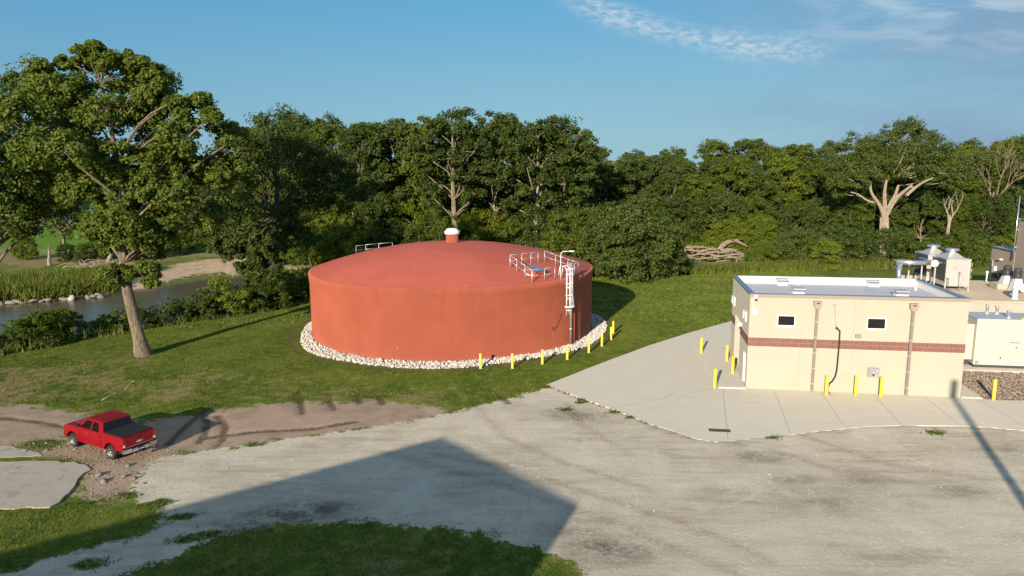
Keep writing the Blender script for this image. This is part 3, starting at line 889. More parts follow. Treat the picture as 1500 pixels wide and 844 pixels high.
for k, ((i, j), lb) in enumerate(bb):
    p = bw(i, j, .08)
    if k == 0:
        bp2.location = p; tag(bp2, lb, group='bollards around the cream building')
    else:
        q = dup(bp2, p, lb)

# ---------------------------------------------------------------- cream process building (local frame = building frame)
bd = thing('process_building', 'cream flat roofed block building with a red brick band', 'building', BO, YAW)
BW_, BD_, BH = 13.88, 8.56, 6.74
T_ = .30
mb = MB()
mb.box(0, BW_, 0, T_, -.3, BH)                       # south
mb.box(0, BW_, BD_ - T_, BD_, -.3, BH)               # north
mb.box(BW_ - T_, BW_, T_, BD_ - T_, -.3, BH)         # east
mb.box(0, T_, T_, .45, -.3, BH)                      # west, pieces round the door and the garage opening
mb.box(0, T_, .45, 1.75, 2.35, BH)
mb.box(0, T_, 1.75, 3.75, -.3, BH)
mb.box(0, T_, 3.75, 6.45, 4.08, BH)
mb.box(0, T_, 6.45, BD_ - T_, -.3, BH)
mb.box(T_, .9, 3.45, 3.75, -.3, 4.4).box(T_, .9, 6.45, 6.75, -.3, 4.4).box(T_, .9, 3.75, 6.45, 4.1, 4.4)   # opening reveals
mb.build('wall', CREAM, bd)
MB().box(T_, BW_ - T_, T_, BD_ - T_, 6.1, 6.30).build('roof_deck', ROOFM, bd)
mb = MB()
mb.box(T_, BW_ - T_, BD_ - T_ - .03, BD_ - T_, 6.30, BH - .02).box(BW_ - T_ - .03, BW_ - T_, T_, BD_ - T_ - .03, 6.30, BH - .02)
mb.box(T_, T_ + .03, T_, BD_ - T_ - .03, 6.30, BH - .02).box(T_ + .03, BW_ - T_ - .03, T_, T_ + .03, 6.30, BH - .02)
mb.build('parapet_lining', WHITEMEM, bd)
MB().box(-.05, T_ + .04, -.03, BD_ + .05, BH, BH + .10).build('coping', GREYMETAL, bd, .01)
MB().box(BW_ - T_ - .04, BW_ + .05, -.03, BD_ + .05, BH, BH + .10).build('coping', GREYMETAL, bd, .01)
MB().box(T_ + .04, BW_ - T_ - .04, BD_ - T_ - .04, BD_ + .05, BH, BH + .10).build('coping', WHITEMEM, bd, .01)
MB().box(T_ + .04, BW_ - T_ - .04, -.06, T_ + .04, BH, BH + .10).build('coping', GREYMETAL, bd, .01)
MB().box(-.045, BW_ + .045, -.075, -.0605, BH - .12, BH + .06).build('fascia', BROWNFASCIA, bd)
mb = MB()
mb.box(-.012, BW_ + .012, -.012, .0, 3.13, 3.74)
mb.box(-.012, 0, .0, 3.75, 3.13, 3.74).box(-.012, 0, 6.45, BD_, 3.13, 3.74).box(BW_, BW_ + .012, 0, BD_, 3.13, 3.74)
mb.build('brick_band', BRICKM, bd)
jm = mat('control_joint', (.34, .29, .23), .9)
for i in (3.46, 6.84, 10.35):
    MB().box(i - .008, i + .008, -.003, 0, 0, 3.12).box(i - .008, i + .008, -.003, 0, 3.75, BH - .13).build('control_joint', jm, bd)
SHUT = mat('shutter', (.40, .40, .38), .55, .2, var=.08, scale=2)
mb = MB()
for k in range(17): mb.box(.62, .66 + .02 * (k % 2), 3.75, 6.45, .05 + k * .237, .05 + k * .237 + .225)
mb.build('garage_door', SHUT, bd)
dr = MB().box(.16, .21, .50, 1.70, .05, 2.32).build('door', GREYBOX, bd, .01)
MB().box(.10, .16, 1.48, 1.60, 1.05, 1.12).build('handle', GALV, dr)
MB().box(.02, .24, .45, .50, .05, 2.35).box(.02, .24, 1.70, 1.75, .05, 2.35).box(.02, .24, .50, 1.70, 2.30, 2.35).build('frame', WHITEP, dr)


def window(i0, i1, z0, z1):
    f = MB().box(i0 - .07, i1 + .07, -.03, 0, z0 - .07, z0).box(i0 - .07, i1 + .07, -.03, 0, z1, z1 + .07).box(i0 - .07, i0, -.03, 0, z0, z1).box(i1, i1 + .07, -.03, 0, z0, z1).build('window', WHITEP, bd)
    MB().box(i0, i1, -.012, -.002, z0, z1).build('pane', BLACKG, f)
    MB().box(i0 - .09, i1 + .09, -.05, -.001, z0 - .11, z0 - .071).build('sill', WHITEP, f)


window(1.92, 2.98, 4.68, 5.32); window(7.71, 8.80, 4.64, 5.30)
for j0, j1 in ((1.15, 2.15), (7.0, 8.1)):
    f = MB().box(-.10, 0, j0 - .07, j1 + .07, 4.62, 4.69).box(-.10, 0, j0 - .07, j1 + .07, 5.26, 5.33).box(-.10, 0, j0 - .07, j0, 4.69, 5.26).box(-.10, 0, j1, j1 + .07, 4.69, 5.26).build('window', WHITEP, bd)
    MB().box(-.03, -.002, j0, j1, 4.69, 5.26).build('pane', BLACKG, f)
DSP = mat('downspout_tan', (.36, .285, .215), .5, .1, var=.06, scale=3)
DSG = mat('downspout_grey', (.25, .215, .185), .45, .2, var=.1, scale=3)
for i in (4.40, 10.46):
    hd = MB().prism([(i - .26, 6.44), (i + .26, 6.44), (i + .26, 6.12), (i + .10, 5.90), (i - .10, 5.90), (i - .26, 6.12)], -.30, -.002, 'y').build('conductor_head', DSP, bd, .01)
    MB().box(i - .10, i + .10, -.304, -.3005, 6.27, 6.35).build('overflow_slot', BLACKR, hd)
    mb = MB().box(i - .085, i + .085, -.17, -.015, .12, 5.90)
    mb.prism([(-.17, .12), (-.015, .12), (-.015, .30), (-.17, .12)][:3], i - .085, i + .085, 'x')
    ds = mb.build('downspout', DSG, bd)
    mb = MB()
    for z in (.6, 1.7, 2.8, 3.9, 5.0): mb.box(i - .10, i + .10, -.178, -.012, z, z + .04)
    mb.build('strap', GALV, ds)
mx = MB().box(7.93, 8.65, -.12, -.002, 1.25, 1.90).build('meter_box', GREYBOX, bd, .015)
MB().box(8.24, 8.36, -.15, -.121, 1.36, 1.50).build('latch', BLACKR, mx)
MB().box(8.25, 8.36, -.14, -.121, 1.52, 1.58).box(8.47, 8.53, -.14, -.121, 1.66, 1.73).build('label_plate', WHITEP, mx)
MB().box(8.40, 8.58, -.135, -.121, 1.29, 1.48).build('tan_plate', mat('tan_plate', (.52, .36, .17), .5), mx)
MB().box(6.96, 7.34, -.22, -.002, 3.97, 4.20).build('wall_light', GREYBOX, bd, .03)
MB().box(-.34, -.002, 3.02, 3.35, 3.85, 4.10).build('wall_light', WHITEP, bd, .03)
# camera cluster on the corner
cm = MB().tube([Vector((.22, -.06, 5.45)), Vector((.22, -.06, 6.6)), Vector((.22, -.28, 6.72))], .03).build('camera_mast', WHITEP, bd)
MB().lathe([(0, -.16), (.09, -.13), (.13, -.02), (.13, .10), (.07, .17), (0, .18)], 16, Matrix.Translation((.32, -.36, 6.66))).build('dome_camera', WHITEP, cm)
MB().lathe([(0, -.20), (.07, -.18), (.10, -.10), (.10, -.08)], 16, Matrix.Translation((.32, -.36, 6.62))).build('lens', BLACKG, cm)
MB().box(.16, .50, -.20, -.002, 5.42, 5.82).build('camera_box', WHITEP, bd, .02)
# roof hardware: parts fixed to the roof
for i, j, w_ in ((3.6, 7.7, .78), (10.35, 7.9, .8), (3.85, 3.3, .75), (10.75, 3.15, .8)):
    c_ = MB().box(i - w_ / 2, i + w_ / 2, j - .35, j + .35, 6.30, 6.52).build('vent_curb', WHITEMEM, bd, .01)
    MB().box(i - w_ / 2 + .06, i + w_ / 2 - .06, j - .28, j + .28, 6.52, 6.70).build('louvre', GREYMETAL, c_)
    MB().box(i - w_ / 2 - .06, i + w_ / 2 + .06, j - .42, j + .42, 6.70, 6.78).build('hood', GALV, c_, .015)
MB().lathe([(.14, 6.30), (.14, 6.55), (.17, 6.58), (.10, 6.70), (0, 6.73)], 16, Matrix.Translation((4.95, 8.0, 0))).build('roof_vent_pipe', WHITEP, bd)
MB().lathe([(.10, 6.30), (.10, 6.5), (0, 6.52)], 12, Matrix.Translation((12.9, 6.4, 0))).build('roof_vent_pipe', WHITEP, bd)

# chemical hose hanging on a wall arm
hs = thing('fill_hose', 'black fill hose hanging from a swing arm on the cream wall', 'hose', bw(5.9, 0, 0), YAW)
ARMM = mat('arm_bronze', (.10, .075, .055), .5, .4)
MB().tube([Vector((.04, -.12, 4.40)), Vector((-.36, -.75, 4.80))], .045).build('arm', ARMM, hs)
MB().tube([Vector((-.36, -.75, 4.80)), Vector((-.38, -.01, 6.18))], .010, 6).build('guy_wire', GALV, hs)
MB().box(-.48, -.26, -.02, -.002, 6.13, 6.22).build('wire_plate', BROWNFASCIA, hs)
MB().tube([Vector((.04, -.12, 4.40)), Vector((.05, -.14, 3.5)), Vector((.03, -.15, 2.4)), Vector((.0, -.20, 1.7)), Vector((-.10, -.32, 1.25)), Vector((-.28, -.45, .98)), Vector((-.50, -.55, .80)), Vector((-.58, -.60, .62))], .050, 10).build('hose', BLACKR, hs)
MB().tube([Vector((-.58, -.62, .64)), Vector((-.60, -.66, .30)), Vector((-.45, -.72, .11))], .03).tube([Vector((-.62, -.62, .5)), Vector((-.85, -.75, .12))], .015).build('fitting', ARMM, hs)

# ---------------------------------------------------------------- concrete clearwell deck behind
dk = thing('concrete_deck', 'low tan concrete deck block behind the cream building', 'concrete deck', bw(0, 0, 0), YAW)
MB().box(17.5, 48, 18.1, 30.55, -.3, 3.42).build('wall', DECKW, dk)
MB().box(17.4, 48.1, 18.0, 30.6, 3.42, 3.6).build('deck', DECKM, dk, .02)
for k, i in enumerate((20.4, 21.6)):
    o = thing('deck_box', ['tan equipment box on the deck, left of the pair behind the pipe', 'tan equipment box on the deck, right of the pair behind the pipe'][k], 'box', bw(i, 29.6, 3.6), YAW, 'tan boxes at the back of the deck')
    MB().box(-.75 + .2 * k, .62 - .1 * k, -.4, .4, 0, .62).build('body', TANW, o, .02)
    MB().box(-.78 + .2 * k, .65 - .1 * k, -.43, .43, .62, .70).build('lid', DARKGREY, o, .01)

STAIN = mat('stainless_panel', (.68, .655, .60), .36, .55, var=.10, scale=2, dirt=(.34, .28, .22, .6), dscale=.9)
def cooling_unit(i, j, label):
    t = thing('aerator_unit', label, 'aerator', bw(i, j, 3.6), YAW, 'steel aerator units on the concrete deck')
    w, d_ = 1.03, 1.65
    MB().box(-w, w, -d_, d_, .55, 3.0).build('casing', STAIN, t, .02)
    # rib frames on the visible corners
    for sx in (-w, w):
        for sy in (-d_, d_):
            MB().box(sx - .05, sx + .05, sy - .05, sy + .05, .1, 3.05).build('corner_post', STAIN, t)
            MB().box(sx - .10, sx + .10, sy - .10, sy + .10, 0, .12).build('foot', GALV, t)
    MB().box(-w - .06, w + .06, -d_ - .06, d_ + .06, .40, .82).build('base_skirt', STAIN, t, .02)
    mb = MB()
    for k in range(16):
        y_ = -d_ + .12 + k * .20
        mb.box(-w - .05, -w - .001, y_, y_ + .12, .85, 2.9)
    mb.build('louvre_panel', DARKGREY, t)
    MB().box(-w - .08, w + .08, -d_ - .08, d_ + .08, 3.0, 3.06).build('top_plate', STAIN, t)
    MB().hexa([(-.78, -1.1, 3.06), (.78, -1.1, 3.06), (.78, 1.1, 3.06), (-.78, 1.1, 3.06)], [(-.36, -.36, 3.5), (.36, -.36, 3.5), (.36, .36, 3.5), (-.36, .36, 3.5)]).build('hood', STAIN, t)
    MB().lathe([(.36, 3.45), (.36, 3.68)], 24).build('neck', STAIN, t)
    MB().lathe([(.36, 3.66), (.60, 3.70), (.64, 3.78), (.60, 3.86), (.45, 3.92), (0, 3.95)], 28).build('cap', ALU, t)
    for z in (1.3, 1.95, 2.5):
        MB().tube([Vector((w, -d_ + .1, z - .14)), Vector((w + .22, -d_ + .1, z - .14)), Vector((w + .22, -d_ + .1, z + .14)), Vector((w, -d_ + .1, z + .14))], .03).build('side_bracket', GALV, t)
    return t


cooling_unit(22.93, 25.2, 'steel aerator unit with a round cap, nearer and right of the two')
cooling_unit(22.55, 29.0 - .4, 'steel aerator unit with a round cap, farther and left of the two')
pp_ = thing('header_pipe', 'large silver insulated header pipe elbowing down beside the aerators', 'pipe', bw(0, 0, 0), YAW)
MB().cyl((17.62, 24.5, 6.15), (21.0, 24.5, 6.10), .23, n=20).build('header', ALU, pp_)
MB().lathe([(0, -.02), (.36, -.02), (.36, .08), (.23, .08)], 20, Matrix.Translation((21.05, 24.1, 6.12)) @ Matrix.Rotation(R(-90), 4, 'X')).build('flange', WHITEP, pp_)
MB().cyl((21.05, 24.12, 6.12), (21.05, 27.5, 6.12), .20, n=20).build('cross_pipe', ALU, pp_)
MB().cyl((18.0, 24.5, 5.95), (18.0, 24.5, 3.6), .24, n=20).build('down_leg', ALU, pp_)
MB().box(17.45, 19.0, 24.28, 24.72, 6.34, 6.40).build('insulation_cap', ALU, pp_)
MB().cyl((21.0, 24.5, 6.15), (22.0, 24.5, 6.15), .13, n=16).build('branch', ALU, pp_)
MB().cyl((21.0, 27.9, 6.15), (21.6, 27.9, 6.15), .13, n=16).build('branch', ALU, pp_)
for i, j in ((20.2, 24.9), (20.0, 27.6), (21.3, 24.6)):
    MB().box(i - .06, i + .06, j - .06, j + .06, 3.6, 6.0).build('support_post', GALV, pp_)
mb = MB(); mb.box(20.35, 20.75, 24.1, 24.3, 5.6, 5.95)
mb.build('valve_box', mat('valve_tan', (.45, .33, .2), .6), pp_, .02)
for (i, j, h, lb) in ((22.9, 22.7, 1.9, 'thin white vent pipe standing in front of the nearer aerator'), (21.9, 22.9, 1.3, 'short dark pipe stub at the foot of the nearer aerator')):
    t = thing('vent_pipe', lb, 'pipe', bw(i, j, 3.6), YAW)
    MB().cyl((0, 0, 0), (0, 0, h), .035, n=8).build('pipe', GALV if h > 1.5 else DARKGREY, t)
    MB().lathe([(.06, h), (.08, h + .05), (.05, h + .12), (0, h + .14)], 10).build('cap', WHITEP, t)

# pump platform right
pd = thing('concrete_plinth', 'low pale concrete plinth under the two black motors', 'plinth', bw(27.9, 25.2, 3.6), YAW)
MB().box(-.85, .7, -.55, 1.0, 0, .55).build('block', DECKW, pd, .03)
for k, i in enumerate((28.1, 28.38)):
    t = thing('vertical_pump', ['vertical pump with black motor, left of the two on the plinth', 'vertical pump with black motor, right of the two beside the tan wall'][k], 'pump', bw(i, 25.3 - 1.35 * k, 4.15 if k == 0 else 3.6), YAW, 'vertical pumps on the deck')
    dz_ = -.1 if k == 0 else .35
    MB().lathe([(.30, .85 + dz_), (.36, .88 + dz_), (.36, 1.0 + dz_), (.32, 1.02 + dz_), (.32, 1.55 + dz_), (.36, 1.58 + dz_), (.36, 1.68 + dz_), (.30, 1.72 + dz_), (.28, 1.86 + dz_), (.0, 1.90 + dz_)], 24).build('motor', DARKGREY, t)
    mb = MB()
    for q in range(12):
        mb.box(.33, .39, -.02, .02, 1.04 + dz_, 1.54 + dz_, Matrix.Rotation(q * math.pi / 6, 4, 'Z'))
    mb.build('motor_fin', DARKGREY, t)
    MB().hexa([(-.5, -.5, 0), (.5, -.5, 0), (.5, .5, 0), (-.5, .5, 0)], [(-.28, -.28, .86 + dz_), (.28, -.28, .86 + dz_), (.28, .28, .86 + dz_), (-.28, .28, .86 + dz_)]).build('pedestal', WHITEP, t)
t = thing('pipe_elbow', 'white elbow pipe rising from the deck at the right edge', 'pipe', bw(26.1, 19.4, 3.6), YAW)
MB().tube([Vector((0, 0, 0)), Vector((0, 0, .75)), Vector((.12, 0, 1.0)), Vector((.35, 0, 1.15)), Vector((1.6, 0, 1.2))], .21, 18).build('pipe', mat('pale_blue_white', (.66, .72, .76), .4), t)
MB().lathe([(.3, 0), (.3, .08), (.21, .08)], 20).build('flange', WHITEP, t)

# tan building behind the deck
tb_ = thing('pump_house', 'tan flat roofed building on the deck with a taller right part', 'building', bw(0, 0, 0), YAW)
MB().box(28.95, 36, 26.05, 30.6, 3.6, 7.12).build('low_wall', TANW, tb_)
MB().box(28.99, 38, 17, 26.05, 3.6, 10.3).build('tall_wall', TANW, tb_)
mb = MB().box(28.88, 29.2, 26.06, 30.67, 7.12, 7.24).box(29.2, 36.05, 30.35, 30.67, 7.12, 7.24)
mb.build('low_coping', GREYMETAL, tb_)
MB().box(29.2, 36, 26.06, 30.35, 7.12, 7.16).build('low_roof', ROOFM, tb_)
MB().box(28.9, 38.1, 16.9, 26.15, 10.3, 10.45).build('tall_coping', GREYMETAL, tb_)
MB().box(28.7, 28.95, 28.2, 28.65, 6.05, 6.2).build('wall_light', WHITEP, tb_)
MB().box(28.75, 28.95, 29.2, 29.75, 4.6, 5.3).build('meter_box', WHITEP, tb_, .01)
MB().box(28.75, 28.95, 29.0, 29.7, 4.1, 4.45).build('switch_box', DARKGREY, tb_, .01)
MB().box(28.75, 28.95, 28.0, 28.6, 4.0, 4.7).build('switch_box', DARKGREY, tb_, .01)
MB().tube([Vector((28.85, 29.95, 3.6)), Vector((28.85, 29.95, 5.9))], .05).build('conduit', GALV, tb_)
t = thing('antenna_mast', 'tall thin silver mast clamped to the tan wall corner', 'mast', bw(28.8, 25.95, 0), YAW)
MB().cyl((0, 0, 6.4), (0, 0, 12.6), .055, n=10).build('pole', ALU, t)
for z in (7.6, 9.3): MB().box(-.05, .20, -.05, .05, z, z + .08).build('clamp', GALV, t)
t = thing('deck_vent', 'white capped vent pipe at the foot of the tan wall', 'pipe', bw(28.2, 29.4, 3.6), YAW)
MB().cyl((0, 0, 0), (0, 0, .95), .07, n=12).build('pipe', WHITEP, t)
MB().lathe([(.07, .95), (.14, .97), (.14, 1.12), (0, 1.2)], 12).build('cap', WHITEP, t)

# ---------------------------------------------------------------- generator enclosure
slab('generator_pad', [bxy(15.3, 6.8), bxy(34, 6.8), bxy(34, 11.2), bxy(15.3, 11.2)], -.2, .2, SIDEW)
gn = thing('generator', 'off white ribbed metal generator enclosure on a concrete pad', 'generator', bw(0, 0, 0), YAW)
GX0, GX1, GY0, GY1, GZ0, GZ1 = 17.9, 27.0, 7.6, 10.4, .42, 4.0
MB().box(GX0, GX1, GY0, GY1, GZ0, GZ1 - .06).build('enclosure', GENW, gn)
MB().box(GX0 - .03, GX1 + .03, GY0 - .03, GY1 + .03, GZ1 - .06, GZ1).build('roof', mat('gen_roof', (.52, .54, .56), .45, .2, var=.06), gn, .01)
MB().box(GX0 + .05, GX1 - .05, GY0 + .05, GY1 - .05, .2, GZ0).build('skid', DARKGREY, gn)
MB().box(GX0 - .02, GX1, GY0 - .03, GY0 - .001, GZ0, GZ0 + .32).build('base_rail', GENW, gn, .01)
gj = mat('enclosure_seam', (.58, .55, .47), .6)
mb = MB()
for k in range(1, 17): mb.box(GX0 + k * .55 - .012, GX0 + k * .55 + .012, GY0 - .012, GY0 - .0005, GZ0 + .33, GZ1 - .08)
mb.build('rib', gj, gn)
pn = MB().box(20.33, 20.93, GY0 - .04, GY0 - .013, 1.60, 2.2).build('access_panel', GENW, gn, .008)
MB().box(20.70, 20.80, GY0 - .06, GY0 - .041, 1.80, 1.90).build('latch', DARKGREY, pn)
MB().box(20.30, 20.96, GY0 - .06, GY0 - .013, 2.2, 2.24).build('drip_edge', DARKGREY, pn)
MB().lathe([(.06, 0), (.06, .05), (0, .06)], 12, Matrix.Translation((19.75, GY0 - .005, 1.0)) @ Matrix.Rotation(R(90), 4, 'X')).build('port', DARKGREY, gn)
MB().box(18.0, 18.25, GY0 - .045, GY0 - .031, .48, .72).build('data_plate', GREYBOX, gn)
hb = MB().box(17.15, 17.88, 7.9, 10.1, .72, 3.5).build('intake_hood', GENW, gn, .01)
MB().box(17.3, 17.8, 8.1, 9.9, .3, .72).build('intake_louvre', DARKGREY, hb)
for i, j, h in ((19.55, 9.9, .55), (20.25, 9.9, .45), (20.35, 8.3, .42)):
    st_ = MB().lathe([(.10, GZ1), (.10, GZ1 + h), (.15, GZ1 + h + .02), (.15, GZ1 + h + .12), (0, GZ1 + h + .16)], 14, Matrix.Translation((i, j, 0))).build('stack', ALU, gn)
    MB().lathe([(.22, GZ1 + .001), (.22, GZ1 + .03), (.10, GZ1 + .06)], 14, Matrix.Translation((i, j, 0))).build('flashing', GALV, st_)
MB().box(23.3, 24.4, 8.6, 9.4, GZ1, GZ1 + .30).build('muffler', DARKGREY, gn, .05)
MB().box(20.9, 21.1, GY0 - .05, GY0 + .1, GZ1 - .04, GZ1 + .12).build('lifting_eye', YEL, gn)

# ---------------------------------------------------------------- off-camera plant building and mast whose shadows cross the yard
sun_h = Vector((math.sin(R(SUN_AZ)), math.cos(R(SUN_AZ)))); HB = 9.5; Ls = HB / math.tan(R(SUN_EL))
Q1 = Vector((3.1, 30.7)) - sun_h * Ls; Q2 = Vector((-4.1, 39.1)) - sun_h * Ls
e1 = Vector((-.806, -.592)) * 34
plant = thing('plant_building', 'large brown brick plant building standing behind the viewpoint', 'building', (0, 0, 0))
BRW = mat('brown_brick', (.28, .18, .12), .85, var=.15, scale=2, bump=.3)
poly = [tuple(Q1), tuple(Q2), tuple(Q2 + e1), tuple(Q1 + e1)]
MB().prism(poly, -.3, HB - .35).build('wall', BRW, plant)
cx_ = sum(p[0] for p in poly) / 4; cy_ = sum(p[1] for p in poly) / 4
MB().prism(poly, HB - .35, HB).build('parapet', GREYMETAL, plant)
wdir = (Q2 - Q1).normalized(); ln = (Q2 - Q1).length; nn = Vector((wdir.y, -wdir.x))
if nn.dot(sun_h) < 0: nn = -nn
for k in range(3):
    c0 = Q1 + wdir * (ln * (.2 + .3 * k)) + nn * .02
    aa = math.atan2(wdir.y, wdir.x)
    M_ = Matrix.Translation((c0.x, c0.y, 0)) @ Matrix.Rotation(aa, 4, 'Z')
    f = MB().box(-.8, .8, -.05, .05, 1.2, 3.0, M_).build('window', WHITEP, plant)
    MB().box(-.7, .7, -.07, .07, 1.3, 2.9, M_).build('pane', BLACKG, f)
wp = bw(13.45, 0, 1.2); L2 = 42
pb = Vector((wp.x, wp.y)) - sun_h * L2
t = thing('light_mast', 'stout grey mast standing behind the viewpoint by the yard', 'mast', (pb.x, pb.y, 0))
hm = 1.2 + L2 * math.tan(R(SUN_EL))
MB().cyl((0, 0, -.2), (0, 0, hm), .26, .22, n=16).build('pole', PIPEG, t)
MB().lathe([(.40, -.1), (.40, .12), (.24, .16)], 16).build('base', OLDCONC, t)

# white marker stakes lying in the grass behind the truck
for k, ((ax, ay), (bx_, by_), lb) in enumerate((((-28.05, 46.1), (-27.95, 47.4), 'nearer white plastic stake lying flat in the grass behind the truck'), ((-27.75, 48.4), (-28.1, 50.2), 'farther thin white stake lying flat in the grass behind the truck'))):
    t = thing('marker_stake', lb, 'stake', (ax, ay, hz(ax, ay) + .06), 0, 'white stakes on the grass')
    MB().tube([Vector((0, 0, 0)), Vector((bx_ - ax, by_ - ay, .05))], .022 if k == 0 else .014, 6).build('rod', WHITEP, t)
    MB().box(bx_ - ax - .035, bx_ - ax + .035, by_ - ay - .03, by_ - ay + .12, .02, .06).build('tip', WHITEP, t)

# ================================================================ vegetation
trng = np.random.default_rng(77)


def leaf_mat(name, a, b_, trans=.30):
    m, nt, bs = new_mat(name)
    g_ = nt.node('ShaderNodeNewGeometry')
    rnd = g_.outputs['Random Per Island']
    oi = nt.node('ShaderNodeObjectInfo').outputs['Random']
    n_ = nt.noise(g_.outputs['Position'], .35, 3, .6)
    f = nt.math('ADD', nt.math('MULTIPLY', rnd, .55), nt.math('MULTIPLY', n_, .55))
    f = nt.math('ADD', f, nt.math('MULTIPLY_ADD', oi, .35, -.2), clamp=True)
    c = nt.mix(f, a, b_)
    nt.put(bs.inputs['Base Color'], c)
    bs.inputs['Roughness'].default_value = .55
    bs.inputs['Specular IOR Level'].default_value = .16
    tr = nt.node('ShaderNodeBsdfTranslucent')
    nt.put(tr.inputs[0], nt.mix(1.0, c, (1.25, 1.35, .55), 'MULTIPLY'))
    mx_ = nt.node('ShaderNodeMixShader'); mx_.inputs[0].default_value = trans
    nt.l.new(bs.outputs[0], mx_.inputs[1]); nt.l.new(tr.outputs[0], mx_.inputs[2])
    nt.l.new(mx_.outputs[0], m.node_tree.nodes['Material Output'].inputs[0])
    return m


LEAF = {
    'cottonwood': leaf_mat('leaf_cottonwood', (.058, .092, .014), (.165, .210, .034)),
    'dark': leaf_mat('leaf_dark', (.034, .062, .012), (.108, .145, .028)),
    'mid': leaf_mat('leaf_mid', (.052, .086, .012), (.145, .185, .024)),
    'bright': leaf_mat('leaf_bright', (.090, .135, .012), (.195, .235, .025)),
    'willow': leaf_mat('leaf_willow', (.052, .082, .018), (.130, .165, .036)),
    'weed': leaf_mat('leaf_weed', (.095, .125, .022), (.185, .21, .040)),
    'straw': leaf_mat('leaf_straw', (.16, .13, .07), (.30, .24, .13), .15),
}


def bark_mat(name, a, b_):
    m, nt, bs = new_mat(name)
    p = nt.obj()
    mp_ = nt.node('ShaderNodeMapping'); mp_.inputs['Scale'].default_value = (5, 5, .8); nt.put(mp_.inputs[0], p)
    n_ = nt.noise(mp_.outputs[0], 1.6, 5, .7)
    nt.put(bs.inputs['Base Color'], nt.mix(nt.ramp(n_, .35, .65), a, b_))
    bs.inputs['Roughness'].default_value = .95; bs.inputs['Diffuse Roughness'].default_value = 1.0
    bs.inputs['Specular IOR Level'].default_value = .1
    nt.put(bs.inputs['Normal'], nt.bump(n_, .9, .08))
    return m


BARK = bark_mat('bark_tan', (.13, .10, .068), (.34, .27, .19))
BARKP = bark_mat('bark_pale', (.22, .175, .13), (.44, .37, .28))
BARKD = bark_mat('bark_dark', (.055, .045, .035), (.14, .115, .085))
DEADW = bark_mat('dead_wood', (.26, .215, .17), (.48, .41, .33))


def leaf_quads(C, Nrm, size, aspect=.62):
    """diamond leaves (four corners), centre, facing and size per leaf"""
    n = len(C)
    rv = trng.normal(size=(n, 3))
    t = np.cross(Nrm, rv); t /= np.linalg.norm(t, axis=1)[:, None] + 1e-9
    b_ = np.cross(Nrm, t); b_ /= np.linalg.norm(b_, axis=1)[:, None] + 1e-9
    s = np.asarray(size)[:, None] * .5
    V = np.stack([C - t * s, C + b_ * s * aspect, C + t * s, C - b_ * s * aspect], 1).reshape(-1, 3)
    return V, np.arange(n * 4)


def unit(v_):
    return v_ / (np.linalg.norm(v_, axis=-1, keepdims=True) + 1e-9)


def foliage(lobes, nclump, nleaf, ls, clump_k=.30, low=-.45, flat=.65, up=.45):
    """lobes: (cx,cy,cz,r). Clumps of leaves on and inside each lobe's shell."""
    Cs, Ns = [], []
    clumps = []
    for (cx, cy, cz, r) in lobes:
        d_ = unit(trng.normal(size=(nclump * 3, 3)))
        d_ = d_[d_[:, 2] > low][:nclump]
        k = trng.uniform(.55, 1.05, len(d_))
        pos = np.array([cx, cy, cz]) + d_ * (r * k)[:, None] * np.array([1, 1, .82])
        rc = r * clump_k * trng.uniform(.6, 1.35, len(d_))
        clumps.append((pos, rc, d_))
        for p, q, dd in zip(pos, rc, d_):
            m_ = int(nleaf * trng.uniform(.6, 1.3))
            g_ = trng.normal(size=(m_, 3)); g_ *= np.minimum(1, 1.9 / (np.linalg.norm(g_, axis=1)[:, None] + 1e-9)); g_ = g_ * q * .60 * np.array([1, 1, flat])
            Cs.append(p + g_)
            Ns.append(unit(unit(g_) * .5 + dd * .35 + np.array([0, 0, up]) + trng.normal(size=(m_, 3)) * .5))
    C = np.concatenate(Cs); N_ = np.concatenate(Ns)
    V, F = leaf_quads(C, N_, ls * trng.uniform(.6, 1.35, len(C)))
    return V, F, clumps


class Tubes:
    def __init__(s, n=7): s.V = []; s.F = []; s.c = 0; s.n = n

    def add(s, pts, rad):
        pts = np.array(pts, float); n = s.n
        d_ = np.gradient(pts, axis=0); d_ = unit(d_)
        ref = np.array([1., 0, 0]) if abs(d_[0][0]) < .8 else np.array([0, 1., 0])
        a = unit(np.cross(d_, ref)); b_ = np.cross(d_, a)
        th = np.linspace(0, 2 * np.pi, n, endpoint=False)
        ring = pts[:, None] + np.asarray(rad)[:, None, None] * (a[:, None] * np.cos(th)[None, :, None] + b_[:, None] * np.sin(th)[None, :, None])
        s.V.append(ring.reshape(-1, 3))
        k = len(pts)
        for i in range(k - 1):
            for j in range(n):
                s.F.append([s.c + i * n + j, s.c + i * n + (j + 1) % n, s.c + (i + 1) * n + (j + 1) % n, s.c + (i + 1) * n + j])
        s.c += k * n

    def mesh(s, name):
        return mesh_np(name, np.concatenate(s.V), np.array(s.F).reshape(-1), 4, True)


def curve(a, b_, bend=.12, n=6, sag=0):
    a = np.array(a, float); b_ = np.array(b_, float)
    t = np.linspace(0, 1, n)[:, None]
    L_ = np.linalg.norm(b_ - a)
    w = unit(trng.normal(size=3)) * L_ * bend
    w2 = unit(trng.normal(size=3)) * L_ * bend * .5
    p = a + (b_ - a) * t + w * np.sin(t * np.pi) + w2 * np.sin(t * 2 * np.pi)
    p[:, 2] += np.sin(t[:, 0] * np.pi) * sag * L_
    return p


